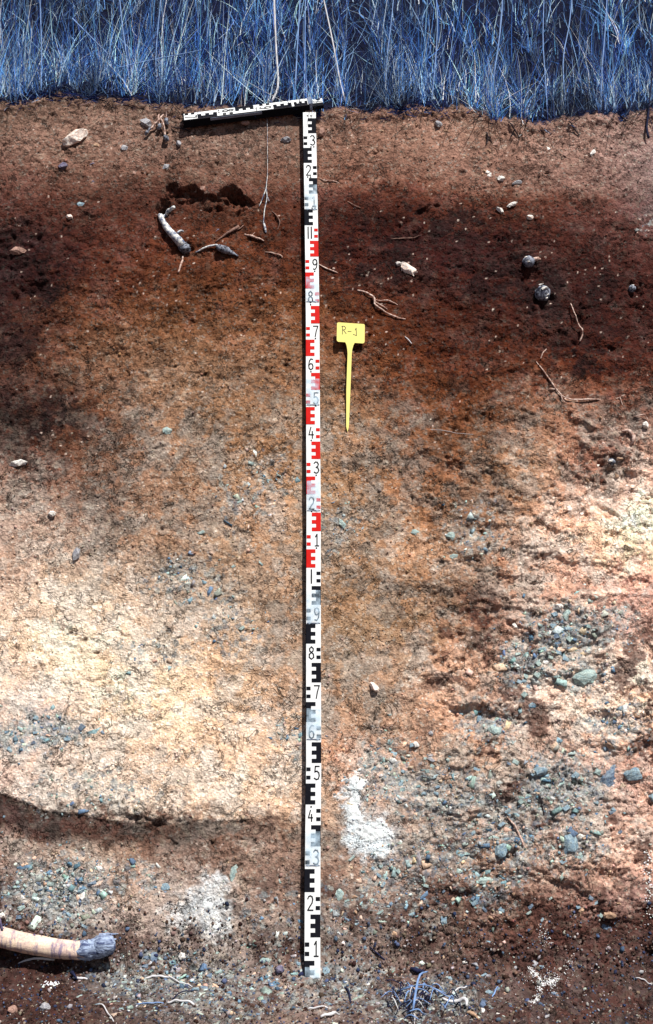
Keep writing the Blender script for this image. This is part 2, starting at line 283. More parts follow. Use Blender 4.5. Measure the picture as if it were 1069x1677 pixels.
    tone = (np.mod(gv * 57.7, 1.0))[:, None]; blue = lin((84, 100, 122)) * (1 - tone) + lin((186, 190, 186)) * tone
    C = C + (blue - C) * (ch2 * 0.6)[:, None]
    # single coarse grains: quartz, and dark specks painting in humus and shaded pores
    h1, h2, hv = worley(u, t, 120, 241)
    gd = smooth(-.1, .5, fbm(u, t, 6, 3, 243)); C = mixto(C, (225, 200, 185), (hv > 0.994 - .020 * gd) * smooth(0.36, 0.2, h1) * 0.75)
    k1, k2, kv = worley(u, t, 125, 251); kd = smooth(-.35, .45, fbm(u, t, 9, 4, 253, .6)) * (.75 + .5 * smooth(.1, .04, C.mean(-1)))
    C = C * (1 - 0.55 * calm * ((kv > 0.97 - .24 * kd) * smooth(0.46, 0.2, k1)))[:, None]
    n5 = fbm(u, t, 75, 3, 255, .6); cl = calm * np.where(Y > 560, 1, .8)
    C = C * (1 - .5 * cl * smooth(.24, .5, n5))[:, None]; pale = lin((226, 208, 184)) * np.clip(C.mean(-1, keepdims=True) * 3.0, 0, 1); C = C + (pale - C) * (.38 * smooth(-.22, -.5, n5) * cl)[:, None]
    # lime
    lm = np.zeros_like(u)
    for cx, cy, rx, ry, ro in LIME: lm = np.maximum(lm, smooth(1.55, 0.55, blob(X + wx * .5 + 6 * n3, Y + wy * .5 + 6 * n1, cx, cy, rx, ry, ro)))
    C = mixto(C, (226, 236, 240), lm * np.clip(0.80 + 0.35 * n3 + .16 * (X > 500), 0, 1) * np.where(X > 500, 1, .62))
    fis, _ = fissures(u, t, X, Y); C = C * (1 - 0.55 * fis)[:, None]
    return np.clip(C * ALB, 0.004, 0.86)

# ------------------------------------------------------------------ scene helpers
def link(o, parent=None):
    COL.objects.link(o)
    if parent is not None: o.parent = parent
    return o
def tag(o, label=None, cat=None, group=None, kind=None):
    if label: o['label'] = label
    if cat: o['category'] = cat
    if group: o['group'] = group
    if kind: o['kind'] = kind
    return o
def empty(name, loc): 
    o = bpy.data.objects.new(name, None); o.empty_display_size = 0.05; o.location = loc; link(o); return o
def big_mesh(name, V, Q, mat, col=None, smoothf=False):       # quads or triangles as arrays
    me = bpy.data.meshes.new(name); n = Q.shape[1]
    me.vertices.add(len(V)); me.vertices.foreach_set('co', np.ascontiguousarray(V, np.float32).ravel())
    me.loops.add(Q.size); me.loops.foreach_set('vertex_index', np.ascontiguousarray(Q, np.int32).ravel())
    me.polygons.add(len(Q)); me.polygons.foreach_set('loop_start', np.arange(0, Q.size, n, dtype=np.int32))
    me.update(calc_edges=True)
    if smoothf: me.polygons.foreach_set('use_smooth', np.ones(len(Q), bool))
    if col is not None:
        a = me.attributes.new('tint', 'FLOAT_COLOR', 'POINT')
        a.data.foreach_set('color', np.concatenate([col, np.ones((len(col), 1))], 1).astype(np.float32).ravel())
    me.materials.append(mat)
    return bpy.data.objects.new(name, me)
def small_mesh(name, V, F, mat, parent=None, smoothf=False):
    me = bpy.data.meshes.new(name); me.from_pydata([tuple(v) for v in V], [], F); me.update()
    if smoothf: me.polygons.foreach_set('use_smooth', [True] * len(F))
    me.materials.append(mat)
    o = bpy.data.objects.new(name, me); link(o)
    if parent is not None:
        o.parent = parent; o.matrix_parent_inverse = Matrix.Translation(-Vector(parent.location))
    return o

class Nodes:
    def __init__(s, name):
        s.m = bpy.data.materials.new(name); s.m.use_nodes = True; s.t = s.m.node_tree; s.b = s.t.nodes['Principled BSDF']
        s.b.inputs['Roughness'].default_value = 0.9; s.b.inputs['Specular IOR Level'].default_value = 0.15
    def new(s, k, **p):
        n = s.t.nodes.new(k)
        for a, v in p.items(): setattr(n, a, v)
        return n
    def lk(s, a, b): s.t.links.new(a, b)
    def noise(s, vec, scale, detail=4, rough=.6):
        n = s.new('ShaderNodeTexNoise'); n.inputs['Scale'].default_value = scale; n.inputs['Detail'].default_value = detail; n.inputs['Roughness'].default_value = rough
        s.lk(vec, n.inputs['Vector']); return n
    def rng(s, val, a, b, c, d):
        n = s.new('ShaderNodeMapRange'); 
        for i, v in enumerate((a, b, c, d)): n.inputs[i + 1].default_value = v
        s.lk(val, n.inputs[0]); return n.outputs[0]
    def mul(s, col, val):
        n = s.new('ShaderNodeVectorMath', operation='SCALE'); s.lk(col, n.inputs[0]); s.lk(val, n.inputs['Scale']); return n.outputs[0]
    def mix(s, fac, a, b):
        n = s.new('ShaderNodeMix', data_type='RGBA')
        if isinstance(fac, float): n.inputs[0].default_value = fac
        else: s.lk(fac, n.inputs[0])
        for v, i in ((a, 6), (b, 7)):
            if isinstance(v, tuple): n.inputs[i].default_value = (*v, 1)
            else: s.lk(v, n.inputs[i])
        return n.outputs[2]
    def bump(s, h, strength, dist):
        n = s.new('ShaderNodeBump'); n.inputs['Strength'].default_value = strength; n.inputs['Distance'].default_value = dist
        s.lk(h, n.inputs['Height']); s.lk(n.outputs[0], s.b.inputs['Normal'])
    def coord(s): return s.new('ShaderNodeTexCoord').outputs['Object']
    def attr(s): 
        n = s.new('ShaderNodeAttribute'); n.attribute_name = 'tint'; return n.outputs['Color']

def soil_material():
    N = Nodes('soil'); co = N.coord(); c = N.attr()
    n1 = N.noise(co, 120, 8, .72); n2 = N.noise(co, 420, 3, .6)
    v = N.new('ShaderNodeTexVoronoi'); v.inputs['Scale'].default_value = 190; N.lk(co, v.inputs['Vector'])
    def ridge(sc, w, dist, msc, lo, hi):
        r = N.noise(co, sc, 4, .6); r.inputs['Distortion'].default_value = dist; sb = N.new('ShaderNodeMath', operation='SUBTRACT'); N.lk(r.outputs[0], sb.inputs[0]); sb.inputs[1].default_value = .5
        ab = N.new('ShaderNodeMath', operation='ABSOLUTE'); N.lk(sb.outputs[0], ab.inputs[0]); k = N.rng(ab.outputs[0], w * .25, w, 1, 0); m = N.noise(co, msc, 3, .6); k2 = N.rng(m.outputs[0], lo, hi, 0, 1)
        ml = N.new('ShaderNodeMath', operation='MULTIPLY'); N.lk(k, ml.inputs[0]); N.lk(k2, ml.inputs[1]); return ml.outputs[0]
    fa = ridge(13, .014, .5, 8, .47, .56); fb = ridge(34, .026, .4, 11, .47, .58)
    fm = N.new('ShaderNodeMath', operation='MAXIMUM'); N.lk(fa, fm.inputs[0]); N.lk(fb, fm.inputs[1]); c = N.mul(c, N.rng(fm.outputs[0], 0, 1, 1, .28))
    c = N.mul(c, N.rng(n1.outputs[0], .28, .72, .64, 1.32)); c = N.mul(c, N.rng(n2.outputs[0], .3, .7, .82, 1.18))
    sep = N.new('ShaderNodeSeparateColor'); N.lk(v.outputs['Color'], sep.inputs[0])
    hi = N.rng(sep.outputs[0], .90, .96, 0, .7); lo = N.rng(sep.outputs[1], 0, 1, .84, 1.12)
    c = N.mul(c, lo); bw = N.new('ShaderNodeRGBToBW'); N.lk(c, bw.inputs[0]); gy = N.new('ShaderNodeRGB'); gy.outputs[0].default_value = (1.12, 1.0, .86, 1)
    pal = N.mul(gy.outputs[0], N.rng(bw.outputs[0], 0, .6, .012, 1.0)); hm = N.new('ShaderNodeMath', operation='MULTIPLY'); hm.inputs[1].default_value = .8; N.lk(hi, hm.inputs[0]); c = N.mix(hm.outputs[0], c, pal)
    N.lk(c, N.b.inputs['Base Color'])
    a = N.new('ShaderNodeMath', operation='ADD'); N.lk(n1.outputs[0], a.inputs[0]); N.lk(v.outputs['Distance'], a.inputs[1])
    sbt = N.new('ShaderNodeMath', operation='SUBTRACT'); N.lk(a.outputs[0], sbt.inputs[0]); N.lk(fm.outputs[0], sbt.inputs[1]); a = sbt
    N.bump(a.outputs[0], .65, .003)
    return N.m
def plain(name, col, var=.35, scale=60, rough=.85, spec=.2, bump=0.0, col2=None, stretch=None, bscale=None):
    N = Nodes(name); co = N.coord()
    if stretch:
        mp = N.new('ShaderNodeMapping'); mp.inputs['Scale'].default_value = stretch; N.lk(co, mp.inputs[0]); co = mp.outputs[0]
    n = N.noise(co, scale, 6, .65)
    if col2 is None: 
        rgb = N.new('ShaderNodeRGB'); rgb.outputs[0].default_value = (*col, 1); c = N.mul(rgb.outputs[0], N.rng(n.outputs[0], .3, .7, 1 - var, 1 + var))
    else: c = N.mix(N.rng(n.outputs[0], .4, .6, 0, 1), tuple(col), tuple(col2))
    N.lk(c, N.b.inputs['Base Color']); N.b.inputs['Roughness'].default_value = rough; N.b.inputs['Specular IOR Level'].default_value = spec
    if bump: N.bump(n.outputs[0], .8, bump)
    return N.m
def tinted(name, rough=.8, spec=.2, grain=.3, scale=200, trans=0.0):
    N = Nodes(name); co = N.coord(); n = N.noise(co, scale, 5, .65)
    N.lk(N.mul(N.attr(), N.rng(n.outputs[0], .3, .7, 1 - grain, 1 + grain)), N.b.inputs['Base Color'])
    N.b.inputs['Roughness'].default_value = rough; N.b.inputs['Specular IOR Level'].default_value = spec
    if grain > .2: N.bump(n.outputs[0], .5, .002)
    return N.m
def rock(name, c1, c2, dust=.5):
    N = Nodes(name); co = N.coord(); g = N.new('ShaderNodeNewGeometry').outputs['Position']
    n = N.noise(g, 130, 6, .7); d = N.noise(g, 70, 5, .7); f = N.noise(g, 420, 3, .6)
    c = N.mix(N.rng(n.outputs[0], .38, .62, 0, 1), tuple(c1), tuple(c2)); c = N.mix(N.rng(d.outputs[0], .5 + .14 * (1 - dust), .72, 0, .8 * dust), c, (.26, .15, .095))
    c = N.mul(c, N.rng(f.outputs[0], .3, .7, .65, 1.3)); N.lk(c, N.b.inputs['Base Color']); N.b.inputs['Roughness'].default_value = .8
    N.bump(n.outputs[0], .9, .004); return N.m
def branch_material():
    N = Nodes('peeled_branch'); co = N.coord()
    mp = N.new('ShaderNodeMapping'); mp.inputs['Scale'].default_value = (.35, 1, 1); N.lk(co, mp.inputs[0]); n = N.noise(mp.outputs[0], 60, 6, .7)
    mq = N.new('ShaderNodeMapping'); mq.inputs['Scale'].default_value = (2.2, .5, .5); N.lk(co, mq.inputs[0]); q = N.noise(mq.outputs[0], 28, 5, .7); f = N.noise(co, 260, 4, .65)
    c = N.mix(N.rng(n.outputs[0], .38, .62, 0, 1), tuple(lin((252, 224, 196))), tuple(lin((206, 178, 168))))
    c = N.mix(N.rng(q.outputs[0], .52, .64, 0, .8), c, tuple(lin((112, 104, 140)))); c = N.mul(c, N.rng(f.outputs[0], .3, .7, .75, 1.2))
    N.lk(c, N.b.inputs['Base Color']); N.b.inputs['Roughness'].default_value = .65; N.bump(n.outputs[0], .7, .003); return N.m
L = lambda *c: tuple(float(v) for v in lin(c))
M = dict(soil=soil_material(), crumbs=tinted('crumb', .95, .1, .45, 320), chips=tinted('slate_chip', .8, .2, .6, 160), grass=tinted('dry_grass', .7, .3, .12, 40),
    quartz=rock('quartz', L(255, 248, 238), L(240, 208, 190), .2), white=rock('white_stone', L(246, 243, 238), L(222, 214, 204), .15),
    slate=rock('slate', L(118, 144, 164), L(158, 176, 180), .5), dslate=rock('dark_slate', L(84, 104, 130), L(140, 154, 166), .7),
    gslate=rock('green_slate', L(142, 166, 166), L(182, 196, 188), .45), pink=rock('pink_stone', L(190, 152, 136), L(156, 124, 112), .4),
    tan=rock('tan_stone', L(206, 172, 142), L(160, 128, 106), .4), grey=rock('grey_stone', L(146, 146, 156), L(186, 184, 184), .4),
    purple=rock('purple_stone', L(104, 98, 124), L(134, 128, 146), .4),
    root=plain('pale_root', L(226, 200, 186), .3, 120, .8, .15, .001, L(150, 112, 98)), wroot=plain('grey_root', L(240, 238, 230), .3, 90, .65, .3, .002, L(96, 108, 136)),
    droot=plain('dark_root', L(46, 36, 40), .4, 90, .8, .2, .001), broot=plain('brown_root', L(150, 118, 104), .35, 90, .8, .2, .001, L(92, 66, 60)),
    cut=plain('charred_cut', L(34, 32, 44), .4, 120, .6, .35, .002, L(150, 156, 170)),
    branch=branch_material(), grain=plain('broken_wood', L(172, 188, 214), .3, 60, .8, .2, .006, L(70, 80, 116), (.35, 2.4, 2.4)),
    bark=plain('branch_band', L(70, 64, 92), .4, 40, .8, .2, .002, L(120, 108, 130)),
    straw=plain('bleached_straw', L(206, 204, 206), .2, 50, .7, .3), bstraw=plain('blue_straw', L(120, 150, 196), .3, 40, .7, .3), nstraw=plain('navy_twig', L(30, 34, 62), .4, 60, .8, .2),
    thatch=tinted('thatch', .9, .1, .25, 90), leaf=plain('dead_leaf', L(120, 84, 72), .3, 60, .8, .2, .001, L(80, 56, 54)),
    paint=plain('white_paint', (.82, .83, .82), .12, 50, .45, .4), black=plain('black_paint', (.006, .0065, .011), .3, 60, .85, .12), red=plain('red_paint', (.60, .008, .005), .12, 60, .7, .15),
    side=plain('edge_shade', (.006, .0065, .010), .3, 60, .85, .12), metal=plain('worn_metal', L(120, 130, 150), .4, 50, .35, .6), ink=plain('pen_ink', (.02, .02, .025), .2, 60, .6, .3),
    yellow=plain('yellow_plastic', L(246, 234, 132), .04, 25, .42, .45), lime=plain('lime_crust', (.86, .87, .86), .22, 140, .9, .15, .004, (.70, .75, .75)),
    hill=plain('gap_shade_earth', L(8, 12, 34), .8, 40, .95, .1), pit=plain('pit_earth', L(78, 58, 54), .4, 20, .95, .1))  # hill: near black, painting in the shade between grass blades
def clear_material():
    N = Nodes('clear_plastic'); N.b.inputs['Base Color'].default_value = (.62, .80, .95, 1); N.b.inputs['Roughness'].default_value = .18  # pale blue puts the sky's reflection into the colour of the clips
    N.b.inputs['Specular IOR Level'].default_value = .7
    n = N.noise(N.coord(), 60, 3, .5); N.lk(N.rng(n.outputs[0], .35, .65, .10, .55), N.b.inputs['Alpha'])
    return N.m
M['clear'] = clear_material()

# ------------------------------------------------------------------ THE SETTING
us = np.concatenate([-np.geomspace(3.2, 1.13, 40, endpoint=False), np.arange(-1.13, 1.131, 0.003), np.geomspace(1.13, 3.2, 41)[1:]])
tl = np.concatenate([-np.geomspace(1.6, 0.30, 20, endpoint=False), np.arange(-0.30, 2.46, 0.003)])
nu = len(us); nt = len(tl)
UU, TT = np.meshgrid(us, tl); uu = UU.ravel(); tt_ = TT.ravel()
P, N_ = frame(uu, tt_)
H = relief(uu, tt_); over = np.clip(tt_ - lip(uu), 0, 1); H = H * np.exp(-over * 12)
V = P + N_ * H[:, None]
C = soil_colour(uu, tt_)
mk = smooth(0.012, 0.03, over)[:, None]; C = C * (1 - mk) + lin((10, 14, 38)) * mk * (1 + .9 * fbm(uu, tt_, 40, 3, 700))[:, None]  # ground past the lip goes near black, shade under the grass painted in
a = np.arange(nu * (nt - 1)).reshape(nt - 1, nu)[:, :-1].ravel()
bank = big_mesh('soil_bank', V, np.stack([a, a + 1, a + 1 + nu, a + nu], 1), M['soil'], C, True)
link(bank); tag(bank, kind='structure')

# meadow above, running back up the slope to the horizon, and the floor of the pit in front
edge_t = float(tl[-1]); xs = np.linspace(-60, 60, 61); e_p, _ = frame(np.array([0.0]), np.array([edge_t])); ey, ez = e_p[0, 1], e_p[0, 2]
ys = [ey - 0.03, ey + .5, ey + 1.5, ey + 3, ey + 5, ey + 7, ey + 10, ey + 20, ey + 60, ey + 300]
zs = [ez - 0.09, ez + .5 * math.tan(HILL) - .02, ez + 1.5 * math.tan(HILL), ez + 3 * math.tan(HILL), ez + 5 * math.tan(HILL), ez + 4.2, ez + 5, ez + 5.5, ez + 5.5, ez + 5.5]
xs = np.concatenate([[-300, -60, -20], np.linspace(-6, 6, 25), [20, 60, 300]])
V = np.array([(x, y, z + 0.06 * math.sin(x * 1.3) * min(1, max(0, (y - ey - 1)))) for y, z in zip(ys, zs) for x in xs]); n = len(xs)
a = np.arange(n * (len(ys) - 1)).reshape(-1, n)[:, :-1].ravel()
tag(link(big_mesh('meadow_ground', V, np.stack([a, a + 1, a + 1 + n, a + n], 1), M['hill'], None, True)), kind='structure')
fp, _ = frame(np.array([0.0]), np.array([float(tl[0])])); fy, fz = fp[0, 1], fp[0, 2]
ys = [fy + 0.05, fy - 1, fy - 4, fy - 20, fy - 300]; zs = [fz - 0.012, fz - 0.05, fz - 0.1, fz - .2, fz - .3]
V = np.array([(x, y, z) for y, z in zip(ys, zs) for x in xs]); a = np.arange(n * (len(ys) - 1)).reshape(-1, n)[:, :-1].ravel()
tag(link(big_mesh('pit_floor', V, np.stack([a, a + n, a + 1 + n, a + 1], 1), M['pit'], None, True)), kind='structure')

# ------------------------------------------------------------------ crumbs and fine gravel on the face and at its foot (nobody could count them)
ph = (1 + 5 ** .5) / 2
ICO_V = np.array([(-1, ph, 0), (1, ph, 0), (-1, -ph, 0), (1, -ph, 0), (0, -1, ph), (0, 1, ph), (0, -1, -ph), (0, 1, -ph), (ph, 0, -1), (ph, 0, 1), (-ph, 0, -1), (-ph, 0, 1)]) / math.hypot(1, ph)
ICO_F = np.array([(0, 11, 5), (0, 5, 1), (0, 1, 7), (0, 7, 10), (0, 10, 11), (1, 5, 9), (5, 11, 4), (11, 10, 2), (10, 7, 6), (7, 1, 8), (3, 9, 4), (3, 4, 2), (3, 2, 6), (3, 6, 8), (3, 8, 9), (4, 9, 5), (2, 4, 11), (6, 2, 10), (8, 6, 7), (9, 8, 1)])
def gravel(name, X, Y, size, col=None, bright=(.6, 1.5), lift=.25, mat='crumbs', flat=False):
    n = len(X); u, t = ut(X, Y); P, Nn = frame(u, t); r = size * np.array([mpp(1600)])[0]
    P = P + Nn * (relief(u, t) + r * lift)[:, None]
    s = r[:, None] * rng.uniform(.55, 1.25, (n, 3))
    q = rng.normal(size=(n, 4)); q /= np.linalg.norm(q, axis=1)[:, None]; w, x, y, z = q.T
    R = np.stack([1 - 2 * (y * y + z * z), 2 * (x * y - z * w), 2 * (x * z + y * w), 2 * (x * y + z * w), 1 - 2 * (x * x + z * z), 2 * (y * z - x * w), 2 * (x * z - y * w), 2 * (y * z + x * w), 1 - 2 * (x * x + y * y)], -1).reshape(n, 3, 3)
    if flat:
        s = r[:, None] * np.stack([rng.uniform(.8, 1.5, n), rng.uniform(.45, .95, n), rng.uniform(.18, .4, n)], -1)
        an = rng.normal(.5, .9, n); Nt = Nn + rng.normal(0, .22, (n, 3)); Nt /= np.linalg.norm(Nt, axis=1)[:, None]
        ex = np.stack([np.ones(n), np.zeros(n), np.zeros(n)], -1); ex = ex - Nt * (ex * Nt).sum(1)[:, None]; ex /= np.linalg.norm(ex, axis=1)[:, None]; ey = np.cross(Nt, ex)
        c_, s_ = np.cos(an)[:, None], np.sin(an)[:, None]; R = np.stack([ex * c_ + ey * s_, ey * c_ - ex * s_, Nt], -1)
    if flat:
        SH_V = np.array([(-1, -1, -1), (1, -1, -1), (1, 1, -1), (-1, 1, -1), (-.8, -.8, 1), (.8, -.8, 1), (.8, .8, 1), (-.8, .8, 1)]) * .75; nv = 8
        SH_F = np.array([(0, 2, 1), (0, 3, 2), (4, 5, 6), (4, 6, 7), (0, 1, 5), (0, 5, 4), (1, 2, 6), (1, 6, 5), (2, 3, 7), (2, 7, 6), (3, 0, 4), (3, 4, 7)])
        vv = (SH_V[None] * rng.uniform(.45, 1.3, (n, 8, 1)) + rng.normal(0, .12, (n, 8, 3))) * s[:, None, :]
    else: SH_F = ICO_F; nv = 12; vv = ICO_V[None] * rng.uniform(.7, 1.2, (n, 12, 1)) * s[:, None, :]
    V = np.einsum('nij,nkj->nki', R, vv) + P[:, None, :]
    c = soil_colour(u, t) if col is None else col
    c = c * rng.uniform(bright[0], bright[1], (n, 1)) * rng.uniform(.9, 1.1, (n, 3))
    F = (SH_F[None] + (np.arange(n) * nv)[:, None, None]).reshape(-1, 3)
    return link(big_mesh(name, V.reshape(-1, 3), F, M[mat], np.clip(np.repeat(c, nv, 0), .004, .88), False))
n = 26000
Y = 185 + (1690 - 185) * rng.random(n) ** 0.85; X = rng.uniform(-70, 1140, n)
keep = (np.abs(X - 512) > 19) & (rng.random(n) < .62); X, Y = X[keep], Y[keep]
sz = np.clip(rng.lognormal(math.log(1.15), .42, len(X)), .5, 4.2) * np.where((X < 480) & (Y > 930) & (Y < 1335), .7, 1)
cr = gravel('soil_crumbs', X, Y, sz, None, (.55, 1.55), .15)
tag(cr, 'fine crumbs of brown earth clinging all over the cut soil face', 'soil crumbs', kind='stuff')
n = 9000
Y = 1455 + 260 * rng.random(n) ** .7; X = rng.uniform(-60, 1130, n)
keep = (rng.random(n) < smooth(1440, 1580, Y) + .1) & ((np.abs(X - 512) > 16) | (Y > 1608)); X, Y = X[keep], Y[keep]
sz = np.clip(rng.lognormal(math.log(1.6), .45, len(X)), .8, 5)
pal = lin([(150, 130, 118), (96, 74, 66), (70, 48, 44), (205, 200, 196), (96, 112, 140), (60, 68, 100), (120, 100, 92), (170, 140, 124), (84, 60, 54)])
pw = np.array([.16, .16, .13, .11, .16, .10, .08, .06, .04]); pw /= pw.sum()
gv = gravel('gravel', X, Y, sz, pal[rng.choice(9, len(X), p=pw)] * .62, (.6, 1.3), .25)
tag(gv, 'loose mixed gravel and earth crumbs at the foot of the cut', 'gravel', kind='stuff')
n = 3900                                            # slate splinters and pale grains in the stony patches
cx = rng.choice(len(SLATE), n, p=np.array([s[2] * s[3] * s[4] for s in SLATE]) / sum(s[2] * s[3] * s[4] for s in SLATE))
A = np.array([s[:4] for s in SLATE], float)[cx]; X = A[:, 0] + A[:, 2] * rng.normal(0, .55, n); Y = A[:, 1] + A[:, 3] * rng.normal(0, .55, n)
keep = (np.abs(X - 512) > 19) & (Y < 1690) & (Y > 300); X, Y = X[keep], Y[keep]
pal = lin([(138, 164, 172), (166, 188, 184), (100, 126, 152), (200, 206, 200), (150, 156, 148), (214, 184, 160)])
ch = gravel('slate_chips', X, Y, np.clip(rng.lognormal(math.log(2.7), .62, len(X)), .9, 11), pal[rng.integers(0, 6, len(X))] * ALB, (.65, 1.15), -.12, 'chips', True)
tag(ch, 'small blue grey slate splinters bedded in the stony lower face', 'slate chips', kind='stuff')

# ------------------------------------------------------------------ stones
from bpy import ops as _o
import bmesh
def stone_mesh(mat, seed, rich=False):
    r = random.Random(seed); bm = bmesh.new()
    pts = []
    if mat in ('slate', 'gslate', 'dslate') and not rich:
        for v in ((-1, -.8, -1), (1, -.9, -1), (.9, .8, -1), (-.9, .9, -1), (-.7, -.7, 1), (.8, -.6, .8), (.6, .7, 1), (-.8, .6, .7)): bm.verts.new(Vector([c * r.uniform(.5, 1.1) for c in v]))
    else:
     for _ in range(30 if rich else 11):
        v = Vector((r.gauss(0, 1), r.gauss(0, 1), r.gauss(0, 1))).normalized() * r.uniform(.8, 1.08)
        pts.append(bm.verts.new(v))
    res = bmesh.ops.convex_hull(bm, input=bm.verts)
    junk = [g for g in res['geom_interior'] + res['geom_unused'] if isinstance(g, bmesh.types.BMVert)]
    if junk: bmesh.ops.delete(bm, geom=list(set(junk)), context='VERTS')
    if rich:
        for k in range(9):
            d = Vector((r.gauss(0, 1), r.gauss(0, 1), r.gauss(0, .8))).normalized()
            bmesh.ops.bisect_plane(bm, geom=bm.verts[:] + bm.edges[:] + bm.faces[:], plane_co=d * r.uniform(.62, .86), plane_no=d, clear_outer=True)
            bmesh.ops.holes_fill(bm, edges=[e for e in bm.edges if e.is_boundary])
        bmesh.ops.triangulate(bm, faces=bm.faces[:]); bmesh.ops.subdivide_edges(bm, edges=bm.edges[:], cuts=1)
        for v in bm.verts: v.co *= 1.12 + .07 * math.sin(9 * v.co.x + seed) * math.cos(8 * v.co.y) + r.uniform(-.05, .05)
    me = bpy.data.meshes.new('stone'); bm.to_mesh(me); bm.free(); me.materials.append(M[mat]); return me
PROTO = {m: [stone_mesh(m, 10 * i + k) for k in range(5)] for i, m in enumerate(('quartz', 'white', 'slate', 'dslate', 'gslate', 'pink', 'tan', 'grey', 'purple'))}
def orient(N, rot):                                  # matrix with z along the surface normal, x along the face turned by rot
    N = N.normalized(); X = Vector((1, 0, 0)); X = (X - N * X.dot(N)).normalized(); Y = N.cross(X)
    c, s = math.cos(rot), math.sin(rot)
    return Matrix((X * c + Y * s, Y * c - X * s, N)).transposed().to_4x4()
def put_stone(o, px, py, w, h, rot=0, thick=.55, out=.25):
    m = mpp(py); P, N = surf(px, py); d = m * min(w, h) / 2 * thick * 1.6
    o.matrix_basis = Matrix.Translation(P + N * d * out) @ orient(N, rot) @ Matrix.Diagonal((w * m / 2, h * m / 2, d, 1))
def stone_thing(px, py, w, h, rot, mat, label, group=None, out=.35, thick=.6, extra=()):
    o = bpy.data.objects.new('stone', stone_mesh(mat, int(px * 7 + py), True)); link(o)
    sl = mat in ('slate', 'dslate', 'gslate'); put_stone(o, px, py, w, h, rot, .40 if sl else thick, -.28 if sl else out); tag(o, label, 'stone', group)
    return o
T = math.radians
